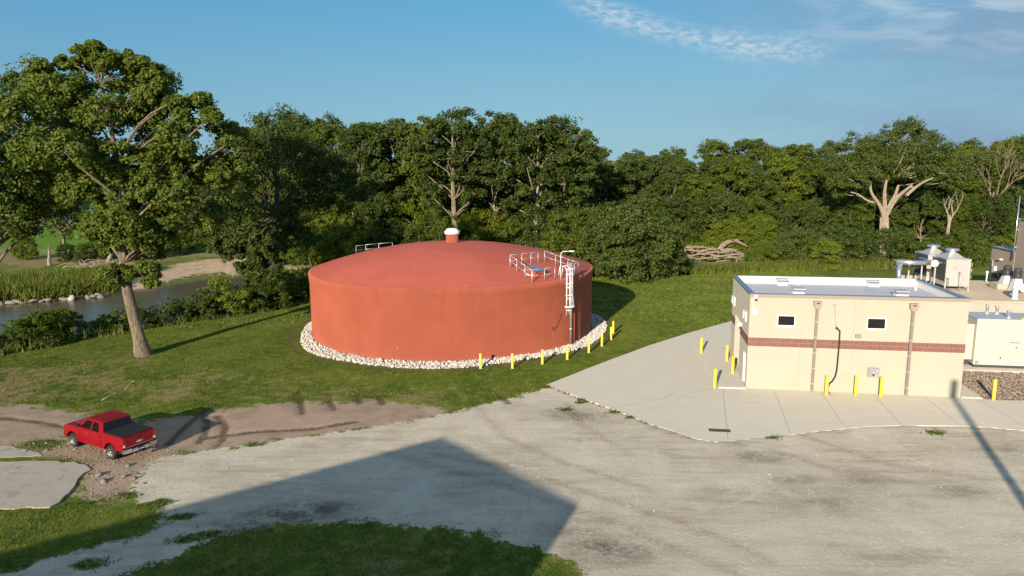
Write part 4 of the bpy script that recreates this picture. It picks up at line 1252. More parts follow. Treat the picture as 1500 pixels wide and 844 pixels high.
def build_tree(name, lobes, clumps, spine, tr, twigs=3, n=7, minl=.28):
    """spine: list of trunk points from the ground up; limbs leave it towards each lobe"""
    T = Tubes(n)
    spine = np.array(spine, float)
    k = len(spine)
    rad = tr * (1 - .80 * np.linspace(0, 1, k)) ; rad[0] *= 1.35
    T.add(spine, rad)
    for (cx, cy, cz, r), (pos, rc, d_) in zip(lobes, clumps):
        tgt = np.array([cx, cy, cz])
        lvl = np.argmin(np.abs(spine[:, 2] - (cz - .75 * np.hypot(cx - spine[:, 0], cy - spine[:, 1]) - .3 * r)))
        lvl = max(lvl, int(k * minl))
        lvl = min(lvl, k - 1)
        src = spine[lvl]; r0 = min(rad[lvl] * .45, tr * .22)
        T.add(curve(src, tgt, .08, 7, .06), np.linspace(r0, r0 * .35 + .02, 7))
        for p in pos[:twigs]:
            T.add(curve(tgt, p, .12, 4), np.linspace(r0 * .32 + .02, .02, 4))
    return T.mesh(name)


def envelope_lobes(H, Rr, zb, nl, rk=(.30, .42), seed=0, top=1.0, power=.55):
    r_ = np.random.default_rng(seed)
    out = [(r_.uniform(-.1, .1) * Rr, r_.uniform(-.1, .1) * Rr, H - Rr * .36, Rr * .36)]
    for i in range(nl):
        t = (i + .5) / nl
        z = zb + (H - zb) * (.08 + .80 * t)
        prof = math.sin(math.pi * min(.97, .12 + .80 * t)) ** power
        a = i * 2.39996 + r_.uniform(-.4, .4)
        rl = Rr * r_.uniform(*rk)
        q = max(0, Rr * prof - rl * .75) * r_.uniform(.75, 1.12)
        out.append((q * math.cos(a), q * math.sin(a), z + r_.uniform(-.5, .5), rl))
    return out


def spine_pts(H, lean=(0, 0), wob=.25, n=9):
    z = np.linspace(0, H, n)
    x = lean[0] * (z / H) ** 1.0 + np.concatenate([[0], np.cumsum(trng.normal(0, wob, n - 1))]) * .5
    y = lean[1] * (z / H) + np.concatenate([[0], np.cumsum(trng.normal(0, wob, n - 1))]) * .5
    return np.stack([x, y, z], 1)


def variant(kind, seed):
    """(crown mesh, trunk mesh) for one shape of tree; built once and shared by its copies"""
    if kind == 'tall':        # open tall cottonwood, trunk showing
        L_ = envelope_lobes(25, 6.6, 9.0, 24, (.22, .36), seed, power=.45)
        V, F, cl = foliage(L_, 15, 54, .42, .36)
        tr = build_tree('trunk', L_, cl, spine_pts(22, (trng.uniform(-1.5, 1.5), 0), .3), .55, 3)
    elif kind == 'round':     # full forest tree
        L_ = envelope_lobes(21, 6.2, 3.0, 26, (.24, .38), seed)
        V, F, cl = foliage(L_, 15, 52, .44, .36)
        tr = build_tree('trunk', L_, cl, spine_pts(17, (trng.uniform(-1, 1), 0), .3), .40, 2)
    elif kind == 'bush':      # large shrub leafy to the ground
        L_ = envelope_lobes(9.5, 5.2, .2, 26, (.22, .38), seed, power=.35)
        V, F, cl = foliage(L_, 14, 56, .30, .38, -.8)
        tr = build_tree('trunk', L_, cl, spine_pts(6, (0, 0), .3, 6), .16, 1, 5)
    elif kind == 'shrub':     # 3 m bank shrub
        L_ = envelope_lobes(3.1, 1.9, .1, 13, (.26, .44), seed, power=.3)
        V, F, cl = foliage(L_, 10, 46, .17, .42, -.8)
        tr = build_tree('trunk', L_, cl, spine_pts(2, (0, 0), .15, 5), .06, 1, 5)
    return mesh_np('crown', V, F, 4), tr


SH = {'tall': [variant('tall', s) for s in (1, 2, 3)], 'round': [variant('round', s) for s in (11, 12, 13, 14)],
      'bush': [variant('bush', s) for s in (21, 22, 23, 24)], 'shrub': [variant('shrub', s) for s in (31, 32, 33, 34)]}
_cnt = {}


def plant_tree(name, kind, x, y, s, label, cat, leaf, bark=BARKD, sz=None, group=None, rz=None, z=None):
    if group is not None and label == group:      # members differ in tone: say so
        label = {'dark': 'dark', 'mid': 'mid green', 'bright': 'yellow green', 'weed': 'pale green', 'willow': 'grey green'}.get(leaf, 'green') + ' ' + label.replace('full green ', 'full ')
    i = _cnt.get(kind, 0); _cnt[kind] = i + 1
    cm_, tm_ = SH[kind][i % len(SH[kind])]
    t = thing(name, label, cat, (x, y, (hz(x, y) if z is None else z) - .1), trng.uniform(0, 6.28) if rz is None else rz, group)
    t.scale = (s, s, s if sz is None else sz)
    for nm, me, mm_ in (('crown', cm_, LEAF[leaf]), ('trunk', tm_, bark)):
        if not me.materials: me.materials.append(mm_)
        o = bpy.data.objects.new(nm, me); COL.objects.link(o); o.parent = t
        o.material_slots[0].link = 'OBJECT'; o.material_slots[0].material = mm_
    return t


# ---------------------------------------------------------------- the big cottonwood on the lawn
def own_tree(name, label, cat, loc, lobes, nclump, nleaf, ls, spine, tr, leaf, bark, ck=.30, low=-.5, twigs=4, group=None, n=10, minl=.28):
    t = thing(name, label, cat, loc, 0, group)
    V, F, cl = foliage(lobes, nclump, nleaf, ls, ck, low)
    link('crown', mesh_np('crown', V, F, 4), LEAF[leaf], t)
    link('trunk', build_tree('trunk', lobes, cl, spine, tr, twigs, n, minl), bark, t)
    return t


px_l = [(172, 98, 40), (128, 116, 42), (216, 112, 40), (102, 160, 36), (246, 140, 32), (186, 152, 40), (140, 180, 40), (112, 215, 34), (236, 186, 36),
        (316, 158, 30), (336, 190, 26), (292, 196, 34), (262, 232, 32), (312, 236, 34), (338, 236, 24), (282, 272, 34), (232, 268, 30), (168, 292, 30), (206, 322, 34),
        (252, 312, 30), (172, 345, 26), (206, 362, 28), (240, 348, 26), (190, 394, 20), (226, 388, 18), (150, 240, 32), (200, 220, 32), (300, 310, 24), (236, 404, 11), (205, 88, 17), (262, 120, 20), (322, 142, 16), (170, 84, 18), (160, 73, 12), (188, 70, 12), (216, 77, 12), (240, 90, 15), (138, 88, 15), (262, 100, 14), (112, 98, 14), (92, 108, 14), (226, 96, 16), (255, 135, 16), (275, 150, 13), (80, 135, 14), (300, 145, 13), (345, 165, 14), (350, 200, 16), (330, 255, 18), (150, 130, 30), (215, 155, 34), (160, 215, 34), (240, 215, 34), (185, 250, 34), (280, 240, 30), (180, 320, 26), (228, 340, 26), (145, 270, 24), (125, 150, 26), (250, 265, 28), (195, 285, 30), (150, 320, 20)]
hl = []
r_ = np.random.default_rng(4)
for k, (a, c_, q) in enumerate(px_l):
    dy = r_.uniform(-3.6, 3.6) if q > 22 else r_.uniform(-1.5, 1.5)
    hl.append(((a - 210) / 17.6 * (1 + dy / 60), dy, (520 - c_) / 17.9, q / 17.6 * 1.0))
sp_ = [(0, 0, 0), (-.22, 0, 1.6), (-.5, 0, 3.4), (-.82, 0, 5.6), (-.95, .1, 8), (-.85, .1, 10.5), (-.4, 0, 13), (-.5, -.2, 16), (-1.0, .2, 19), (-1.4, .3, 22.5)]
own_tree('cottonwood_tree', 'big leaning cottonwood standing alone on the lawn, left of the tank', 'tree', (-31.5, 58.3, hz(-31.5, 58.3) - .1), hl, 26, 105, .30, sp_, .56, 'cottonwood', BARK, .32, -.8, 3, minl=.42)
L_ = [(a + 3.4, b_, c_, d_) for a, b_, c_, d_ in envelope_lobes(31, 9.6, 13.5, 48, (.20, .32), 8, power=.30)]
own_tree('cottonwood_tree', 'large full cottonwood cut off by the left edge of the picture', 'tree', (-57.5, 74, hz(-57.5, 74) - .1), L_, 22, 84, .32, spine_pts(24, (3.4, 0), .3), .8, 'cottonwood', BARK, .33, -.6, 3)
# vine-clad tree at the water's edge
vl = []
for (a, c_, q) in [(405, 190, 40), (440, 205, 38), (370, 215, 36), (470, 240, 40), (350, 250, 34), (400, 245, 40), (440, 265, 40), (500, 250, 32), (330, 290, 30), (370, 295, 34), (480, 290, 34), (430, 310, 30),
                   (320, 330, 22), (350, 340, 24), (392, 370, 20), (400, 400, 17), (398, 425, 16), (380, 345, 22), (415, 350, 20), (400, 385, 20), (404, 412, 19), (392, 436, 17), (412, 436, 15), (440, 345, 24), (345, 366, 17), (362, 388, 15), (330, 350, 18), (378, 408, 13), (300, 300, 22), (510, 290, 24), (545, 270, 24)]:
    dy = r_.uniform(-4, 4) if q > 22 else r_.uniform(-1, 1)
    vl.append(((a - 400) / 12.4, dy, (447 - c_) / 12.4, q / 12.4))
own_tree('riverbank_tree', 'dark broad tree at the water edge with a vine wrapped trunk', 'tree', (-29, 83.5, -.6), vl, 22, 92, .36, [(0, 0, 0), (.1, 0, 4), (.8, 0, 8), (1.2, 0, 11), (1.4, .2, 14), (1, .3, 18), (.6, 0, 21)], .55, 'dark', BARKD, .36, -.8, 2, minl=.45)

# ---------------------------------------------------------------- tall cottonwoods behind the tank
back = [(-9.5, 120, 1.06, 'tall', 'dark', 'tallest cottonwood behind the tank vent, two pale trunks below its crown'),
        (-3.0, 124, 1.03, 'tall', 'dark', 'tall cottonwood just right of the tallest one behind the tank'),
        (3.8, 121, 1.00, 'tall', 'dark', 'tall open cottonwood with a pale bare trunk above the roof railings'),
        (9.2, 124, .98, 'tall', 'dark', 'last tall cottonwood at the right end of the group behind the tank'),
        (-14.5, 127, 1.0, 'tall', 'mid', 'tall cottonwood left of the tallest one, behind the tank dome'),
        (-21, 128, .97, 'tall', 'willow', 'greyish thin topped tree behind the left part of the tank dome')]
for k, (x_, y_, s_, kd, lf, lb) in enumerate(back):
    plant_tree('cottonwood_tree', kd, x_ * 1.12, y_ + 18, s_ * 1.20, lb, 'tree', lf, BARKP if k == 2 else BARK, s_ * 1.19, 'tall cottonwoods behind the tank')
lbl = 'full green tree in the dense wood behind and left of the tank'
for k, (x_, y_, s_) in enumerate([(-29, 142, 1.1), (-37, 146, 1.12), (-45, 150, 1.14), (-53, 156, 1.1), (-25, 150, 1.13), (-33, 158, 1.16), (-41, 162, 1.18), (-50, 168, 1.2), (-16, 158, 1.12), (-8, 160, 1.12), (0, 162, 1.1), (8, 160, 1.08), (15, 160, 1.02), (-60, 172, 1.16), (-23, 168, 1.15)]):
    plant_tree('forest_tree', 'round', x_, y_, s_, lbl, 'tree', ['dark', 'mid', 'dark', 'willow'][k % 4], BARKD, s_ * trng.uniform(1.16, 1.27), lbl)
lbl = 'leafy understorey tree at the foot of the wood behind the tank'
for k, (x_, y_, s_) in enumerate([(-48, 142, .9), (-41, 139, .8), (-34, 138, .95), (-27, 138, .8), (-21, 138, 1.0), (-14, 139, 1.1), (-7, 140, 1.2), (0, 139, 1.15), (6, 140, 1.2), (12, 140, 1.0), (-18, 146, 1.4), (-4, 148, 1.5), (4, 147, 1.35), (12, 147, 1.3), (-30, 146, 1.3), (-40, 148, 1.2), (-11, 146, 1.3)]):
    plant_tree('understorey_tree', 'bush', x_, y_, s_, lbl, 'tree', ['dark', 'mid', 'bright', 'mid'][k % 4], BARKP, s_ * trng.uniform(.95, 1.25), lbl)

# ---------------------------------------------------------------- wooded wall on the right
lbl = 'full green tree in the unbroken forest wall across the river'
k = 0
for row, (yy_, s0, x0, x1, st_) in enumerate(((163, .96, 20, 150, 8.0), (175, 1.03, 18, 170, 8.6), (192, 1.12, 16, 190, 10), (214, 1.22, 12, 215, 12))):
    x_ = x0
    while x_ < x1:
        if not (row == 0 and 66 < x_ < 90):
            s_ = s0 * trng.uniform(.90, 1.09) * (1 + .0009 * (x_ - 20))
            zn = ['above the driftwood', 'behind the building left half', 'behind the building right half', 'at far right'][min(3, int(max(0, x_ / yy_ - .10) / .18))]
            lbr = 'green tree in the %s row of the forest, %s' % (['front', 'second', 'third', 'rear'][row], zn)
            plant_tree('forest_tree', 'round', x_ + trng.uniform(-1.5, 1.5), yy_ + trng.uniform(-3, 3) + .07 * x_, s_, lbr, 'tree', ['mid', 'dark', 'mid', 'willow', 'bright', 'mid'][int(trng.integers(6))], BARKD if trng.random() < .75 else BARK, s_ * trng.uniform(.85, .99), lbl)
        x_ += st_ * trng.uniform(.85, 1.15); k += 1
# broad cottonwood with splayed pale limbs
cl_ = []
for (a, c_, q) in [(1300, 194, 11), (1316, 196, 9), (1280, 204, 11), (1330, 207, 10), (1240, 214, 12), (1215, 226, 12), (1260, 222, 15), (1300, 222, 17), (1340, 226, 15), (1372, 230, 12), (1205, 250, 11), (1232, 246, 15), (1270, 248, 14), (1318, 246, 15), (1356, 250, 15),
                   (1210, 268, 9), (1240, 268, 10), (1383, 256, 11), (1375, 270, 9), (1288, 262, 8), (1345, 266, 8), (1225, 282, 7)]:
    dy = r_.uniform(-5, .5)
    cl_.append(((a - 1290) / 6.65, dy, (363 - c_) / 6.82, q / 6.65 * 1.6))
t = thing('cottonwood_tree', 'broad cottonwood with pale splayed limbs above the bushes on the right', 'tree', (79.5, 151, -1.5))
V, F, cl2 = foliage(cl_, 26, 70, .40, .34, -.6)
link('crown', mesh_np('crown', V, F, 4), LEAF['willow'], t)
T = Tubes(9)
T.add([(.2, -1, -2), (.1, -1, 3), (-.1, -1, 5), (-.2, -1, 6.6)], [1.2, 1.0, .9, .85])
for tgt, r0 in (((-5.4, -3.0, 7.0), .42), ((-1.4, -1.5, 7.6), .50), ((1.2, -1.5, 6.6), .50), ((3.8, -2.0, 6.6), .52), ((7.6, -2.6, 8.0), .34), ((-9.4, -3.0, 5.2), .22)):
    tgt = (tgt[0], tgt[1] - 1.5, tgt[2] + 6.8)
    a = np.array([-.2, -1, 6.2]) if abs(tgt[0]) < 6 else np.array([tgt[0] * .40, tgt[1] * .7, 7.6 + (tgt[2] - 7.6) * .5])
    T.add(curve(a, tgt, .07, 8, .05), np.linspace(r0, r0 * .45, 8))
for (cx, cy, cz, r), (pos, rc, d_) in zip(cl_, cl2):
    T.add(curve((np.clip(cx * .45, -5, 5), cy * .3 + 1, min(cz - 1, 15)), (cx, cy, cz), .1, 6, .05), np.linspace(.10, .04, 6))
link('trunk', T.mesh('trunk'), BARKP, t)

# ---------------------------------------------------------------- big bushes on the near bank
for k, (x_, y_, s_, sz_, lf, lb) in enumerate([
        (15.8, 97.5, 1.18, 1.20, 'willow', 'largest grey green bush just right of the tank, front and centre'),
        (10.0, 103, 1.0, 1.12, 'mid', 'green bush behind the right rim of the tank, left of the largest bush'),
        (21.2, 101.5, .90, .98, 'willow', 'rounded bush at the right shoulder of the largest bush'),
        (13.0, 106, 1.05, 1.22, 'mid', 'tall bush top showing behind the largest bush'),
        (8.8, 112, .9, 1.22, 'bright', 'yellow green bush tip rising behind the tank rim'),
        (24.4, 104.5, .42, .42, 'dark', 'small dark bush at the river edge beside the driftwood'),
        (40.5, 112, .62, .66, 'mid', 'low round green bush right of the driftwood pile'),
        (46.5, 113, .95, .92, 'willow', 'dense bush behind the left end of the cream building'),
        (53.5, 115, 1.12, 1.08, 'dark', 'highest dense bush behind the middle of the cream building'),
        (61.0, 116, 1.05, .98, 'dark', 'wide dark bush behind the right end of the cream building'),
        (49.0, 109.5, .50, .55, 'bright', 'yellow green bush low in front of the dense bushes'),
        (67.5, 118, 1.0, .85, 'mid', 'dense bush behind the elbow of the silver pipe'),
        (74.5, 118, 1.05, .86, 'mid', 'dense bush behind the two aerator caps'),
        (82.0, 121, 1.15, .92, 'mid', 'round bush rising left of the tan building'),
        (90.0, 124, 1.15, .95, 'bright', 'bush behind the tall silver mast'),
        (99, 127, 1.2, 1.0, 'mid', 'bush at the right edge of the picture behind the tan building')]):
    plant_tree('riverside_bush', 'bush', x_, y_, s_, lb, 'bush', lf, BARKD, sz_)
lbl = 'low leafy shrub in the green thicket across the river, right of the tank'
for k in range(34):
    x_ = trng.uniform(16, 62); y_ = trng.uniform(146, 162) + .05 * x_
    s_ = trng.uniform(.8, 1.6)
    plant_tree('thicket_shrub', 'shrub' if k % 2 else 'bush', x_, y_, s_ if k % 2 else s_ * .55, lbl, 'shrub', ['bright', 'mid', 'bright', 'weed'][k % 4], BARKD, None, lbl)
lbl = 'leafy understorey tree at the foot of the forest wall on the right'
for k in range(18):
    x_ = 22 + k * 8.0 + trng.uniform(-1, 1)
    plant_tree('understorey_tree', 'bush', x_, 156 + .08 * x_ + trng.uniform(-3, 3), trng.uniform(1.0, 1.35), lbl, 'tree', ['dark', 'mid', 'dark'][k % 3], BARK, None, lbl)

# ---------------------------------------------------------------- shrubs along the near bank, left
lbl = 'leafy shrub in the ragged row along the near riverbank'
bank = [(-48, 63), (-44.5, 66.5), (-42.5, 69.5), (-39.5, 71.5), (-37, 73.5), (-34.5, 76), (-33, 78), (-30.5, 79.5), (-27.5, 82), (-25.5, 86), (-23, 88.5), (-50, 59), (-46.5, 69), (-41, 74), (-36, 78.5), (-31, 83), (-22, 92), (-53, 55), (-44, 62.6), (-33.5, 76), (-28.6, 80.7), (-52, 62), (-18, 95), (-13, 99), (-38.3, 71), (-35.8, 75), (-40.5, 70), (-43.5, 65), (-47, 61), (-29.3, 79), (-26.8, 84), (-24.2, 87), (-32, 77.5), (-45.5, 64.5), (-49.5, 66), (-20.5, 92)]
for k, (x_, y_) in enumerate(bank):
    s_ = trng.uniform(.95, 1.5)
    plant_tree('bank_shrub', 'shrub', x_ + trng.uniform(-.5, .5), y_ + trng.uniform(-.4, .4), s_, lbl, 'shrub', ['dark', 'mid', 'bright', 'mid', 'dark'][k % 5], BARKD, s_ * trng.uniform(.75, 1.1), lbl)

# ---------------------------------------------------------------- far left: golf ground
far = [(-128, 190, 'round', .95, .92, 'cottonwood', 'broad tree on the mown grass with a pale trunk, far left', BARKP),
       (-104, 163, 'round', .72, .80, 'dark', 'dark thick trunked tree beside the bare grey one', BARKD),
       (-93, 168, 'round', .80, .85, 'mid', 'green tree behind the lone cottonwood trunk, far bank', BARKD),
       (-80, 150, 'bush', .95, 1.15, 'mid', 'round green shrubby tree right of the bare grey tree', BARKD),
       (-72, 152, 'bush', .9, 1.1, 'mid', 'green shrubby tree above the brush pile on the far bank', BARKD),
       (-84, 138, 'bush', .42, .42, 'dark', 'low dark bush beside the leaning dead trunk', BARKD),
       (-88.5, 139, 'bush', .35, .40, 'dark', 'small dark bush at the foot of the bare grey tree', BARKD),
       (-98, 141, 'bush', .5, .5, 'bright', 'low bright bush on the dry grass left of the bare grey tree', BARKD),
       (-83, 145, 'bush', .8, .9, 'dark', 'dark shrubby tree directly behind the bare grey tree', BARKD),
       (-76, 141, 'bush', .6, .7, 'bright', 'bright shrubby tree behind the tangled brush pile', BARKD),
       (-66, 156, 'bush', .8, .9, 'mid', 'bush shading the top of the sandbar', BARKD),
       (-46.5, 136.5, 'shrub', 1.4, 1.4, 'bright', 'bright shrub at the right end of the sandbar', BARKD),
       (-43.5, 138.5, 'shrub', 1.7, 1.6, 'mid', 'green shrub behind the bright one at the sandbar end', BARKD)]
for x_, y_, kd, s_, sz_, lf, lb, bk in far:
    plant_tree('far_bank_tree' if kd != 'shrub' else 'far_bank_shrub', kd, x_, y_, s_, lb, 'tree' if kd != 'shrub' else 'shrub', lf, bk, sz_)
lbl = 'tree in the distant line beyond the mown grass, far left'
for k in range(34):
    x_ = -330 + k * 8.6 + trng.uniform(-2, 2)
    s_ = trng.uniform(.95, 1.25)
    plant_tree('distant_tree', 'round', x_, 285 + (k % 3) * 14 + trng.uniform(-5, 5), s_, lbl, 'tree', ['mid', 'dark', 'bright', 'mid'][k % 4], BARKD, s_ * .95, lbl)
lbl = 'tree at the side of the mown grass behind the lone cottonwood'
for k, (x_, y_, s_) in enumerate([(-84, 186, .95), (-76, 178, .95), (-92, 200, 1.0), (-68, 184, 1.05), (-100, 214, 1.0), (-110, 232, 1.05), (-120, 248, 1.05), (-72, 200, 1.1), (-86, 222, 1.1)]):
    plant_tree('forest_tree', 'round', x_, y_, s_, lbl, 'tree', ['mid', 'dark'][k % 2], BARKD, s_ * .95, lbl)


# dead and bare things
def bare_tree(name, label, loc, H, spread, n_, r0, m_, seed):
    q = np.random.default_rng(seed)
    t = thing(name, label, 'dead tree', loc)
    T = Tubes(5)

    def grow(p, d_, L_, r, dep):
        e = p + d_ * L_
        T.add(curve(p, e, .06, 4), np.linspace(r, r * .6, 4))
        if dep == 0: return
        for _ in range(n_):
            nd = unit(d_ + q.normal(size=3) * spread * .5 + np.array([0, 0, .15]))
            grow(p + (e - p) * q.uniform(.5, 1), nd, L_ * q.uniform(.55, .8), r * .55, dep - 1)
    grow(np.zeros(3), np.array([0, 0, 1.]), H * .35, r0, 4)
    link('trunk', T.mesh('trunk'), m_, t)
    return t


bare_tree('bare_tree', 'bare grey twiggy tree beside the dirt path on the far bank', (-92.5, 145, hz(-92.5, 145)), 15, 1.1, 4, .28, DEADW, 3)
bare_tree('bare_tree', 'pale dead trunk with twigs low behind the right rim of the tank', (9.5, 137.5, hz(9.5, 137)), 12, 1.0, 3, .22, BARKP, 6)
bare_tree('bare_tree', 'grey leafless treetop poking out of the wood left of the tank', (-31.5, 140, hz(-27, 140)), 30, .40, 3, .16, DEADW, 9)
bare_tree('bare_tree', 'pale dead limbs in the forest wall at the far right', (113, 166, 1), 25, .8, 3, .28, BARK, 12)
bare_tree('bare_tree', 'pale forked dead trunk above the bushes left of the tan building', (95, 153, 0), 15, .7, 2, .38, BARKP, 15)
t = thing('tree_snag', 'short broken dead stump on the dry grass of the far bank', 'stump', (-88.5, 139.5 - 6, hz(-88, 133)))
T = Tubes(7); T.add([(0, 0, -.2), (.1, 0, 1.2), (.3, 0, 2.6), (.2, 0, 3.8)], [.42, .30, .22, .05]); link('trunk', T.mesh('trunk'), DEADW, t)
t = thing('leaning_trunk', 'bare leaning dead trunk at the edge of the far bank scrub', 'dead trunk', (-79.5, 137, hz(-79.5, 137)))
T = Tubes(7); T.add([(0, 0, -.2), (1.2, 0, 2.0), (2.8, 0, 4.6), (3.6, 0, 5.6)], [.42, .36, .28, .12]); link('trunk', T.mesh('trunk'), DEADW, t)
# brush pile
t = thing('brush_pile', 'tangled grey brush pile lying by the water on the far bank', 'brush pile', (-76, 131, hz(-76, 131)))
T = Tubes(4)
for k in range(170):
    a = trng.uniform(0, 3.14); c_ = np.array([trng.normal(0, 2.8), trng.normal(0, .9), abs(trng.normal(0, .5))])
    d_ = np.array([math.cos(a), math.sin(a) * .5, trng.uniform(-.15, .5)]) * trng.uniform(.8, 2.2)
    T.add(curve(c_ - d_, c_ + d_, .1, 4), [.07, .06, .05, .02])
link('branches', T.mesh('branches'), DEADW, t)
# driftwood raft on the river bend
lbl = 'bleached driftwood log in the tangled pile at the river bend'
bleach = bark_mat('bleached_wood', (.12, .095, .072), (.40, .325, .25))
for k in range(64):
    x_ = trng.uniform(31.0, 46.5); y_ = trng.uniform(137.5, 147)
    L_ = trng.uniform(1.5, 5.0); a = trng.normal(-.12, .55); rr_ = trng.uniform(.12, .34)
    zz = -3.1 + (y_ - 137.5) * .19 + trng.uniform(.1, 1.3)
    T = Tubes(6)
    d_ = np.array([math.cos(a), math.sin(a), trng.uniform(-.06, .10)]) * L_ / 2
    rr_ *= .8; T.add(curve(-d_, d_, .09, 6), np.linspace(rr_, rr_ * .4, 6))
    if k % 3 == 0: T.add(curve(d_ * .2, d_ * .2 + np.array([trng.uniform(-1, 1), 0, trng.uniform(.3, .9)]), .1, 4), [rr_ * .5, rr_ * .4, rr_ * .3, .03])
    o = link('driftwood_log', T.mesh('driftwood_log'), bleach); o.location = (x_, y_, zz); tag(o, lbl, 'log', lbl)
T = Tubes(10)
ar = [(-3.4, 0, -1.2), (-3.0, 0, .6), (-2.0, 0, 2.2), (-.4, 0, 3.3), (1.6, 0, 3.7), (3.4, 0, 3.5)]
T.add(ar, [.85, .75, .62, .55, .45, .25]); T.add([(1.2, 0, 3.7), (2.8, .3, 2.9), (4.6, .3, 2.0)], [.4, .3, .15])
o = link('fallen_trunk', T.mesh('fallen_trunk'), bleach); o.location = (45.8, 147, -2.2); o.scale = (.8, .8, .78); tag(o, 'arched bleached trunk bending over the driftwood pile', 'fallen trunk')
# rocks at the far waterline
lbl = 'flat grey rock on the far waterline at the left'
for k in range(24):
    t_ = k / 23; x_ = -77 + 13.5 * t_ + trng.uniform(-.4, .4); y_ = 100.5 + 6.0 * t_ + trng.uniform(-.6, .9)
    s_ = trng.uniform(.25, 1.0)
    V, F = stones(np.array([[0, 0, 0.]]), [s_], .22)
    o = link('shore_rock', mesh_np('shore_rock', V, F, 3), CHK); o.location = (x_, y_, -3.45 + .1 * s_); tag(o, lbl, 'rock', lbl)
V, F = stones(np.array([[0, 0, 0.]]), [.55], .9)
o = link('river_boulder', mesh_np('river_boulder', V, F, 3), WROCK); o.location = (-66.5, 104.5, -3.3); tag(o, 'pale pointed boulder standing in the river by the rocks', 'rock')


# ---------------------------------------------------------------- weeds (stuff)
def blades(name, pts, h, w, m_, label, cat, spread=.35, per=7):
    n = len(pts)
    P_ = np.repeat(pts, per, 0) + np.concatenate([trng.normal(0, spread * .5, (n * per, 2)), np.zeros((n * per, 1))], 1)
    a = trng.uniform(0, 6.28, n * per); H_ = np.repeat(h, per) * trng.uniform(.55, 1.2, n * per)
    side = np.stack([np.cos(a), np.sin(a), 0 * a], 1) * (np.repeat(w, per) * .5)[:, None]
    lean = np.stack([trng.normal(0, .35, n * per), trng.normal(0, .35, n * per), np.ones(n * per)], 1) * H_[:, None]
    V = np.stack([P_ - side, P_ + side, P_ + lean], 1).reshape(-1, 3)
    return tag(link(name, mesh_np(name, V, np.arange(len(V)), 3), m_), label, cat, kind='stuff')


def scatter(n, x0, x1, y0, y1, keep):
    x = trng.uniform(x0, x1, n); y = trng.uniform(y0, y1, n)
    k = keep(x, y); x, y = x[k], y[k]
    return np.stack([x, y, hgt(x, y)], 1)


pts = scatter(30000, -62, 60, 48, 116, lambda x, y: (np.abs(dist_poly(x, y, NEAR) + 1.2 + vnoise(x, y, 3) * 2.5) < 2.4))
nn_ = len(pts); st_ = trng.random(nn_) < .30
blades('bank_weeds', pts[~st_], trng.uniform(.5, 1.3, (~st_).sum()), np.full((~st_).sum(), .16), LEAF['weed'], 'tangle of green weeds along the near riverbank', 'weeds', .6)
k_ = st_ & (dist_poly(pts[:, 0], pts[:, 1], NEAR) > -1.4) & (pts[:, 0] < 5)
blades('dry_weeds', pts[k_], trng.uniform(.4, .9, k_.sum()), np.full(k_.sum(), .10), LEAF['straw'], 'dry straw coloured weeds fringing the lawn by the river', 'weeds', .5)
pts = scatter(26000, -100, -60, 95, 135, lambda x, y: (dist_poly(x, y, FAR) > 1.5) & (dist_poly(x, y, FAR) < 13 + 6 * vnoise(x, y, 8)) & (dist_poly(x, y, SAND) < -1))
blades('far_bank_weeds', pts, trng.uniform(.8, 2.1, len(pts)), np.full(len(pts), .30), LEAF['weed'], 'bright green willow weeds on the far bank at the left', 'weeds', .9)
pts = scatter(16000, -46, 70, 130, 172, lambda x, y: (dist_poly(x, y, FAR) > 1) & (dist_poly(x, y, SAND) < -1) & ~((x > 30) & (x < 50) & (y < 148)))
blades('forest_floor_weeds', pts, trng.uniform(.8, 2.2, len(pts)), np.full(len(pts), .45), LEAF['bright'], 'undergrowth covering the far bank below the forest', 'undergrowth', 1.2)
pts = scatter(9000, 18, 60, 98, 118, lambda x, y: (np.abs(dist_poly(x, y, NEAR) + .5) < 3.0))
blades('tall_grass', pts, trng.uniform(.9, 1.9, len(pts)), np.full(len(pts), .16), LEAF['weed'], 'tall light green grass between lawn and river, right of the tank', 'grass', .5)

# grass blades on the lawn, coloured like the turf they stand in
m, nt, bs = new_mat('turf_blade')
nt.put(bs.inputs['Base Color'], grass_colour(nt, nt.pos(), nt.attr('dry'), 0.0)); bs.inputs['Roughness'].default_value = .8; bs.inputs['Specular IOR Level'].default_value = .2
TURF = m


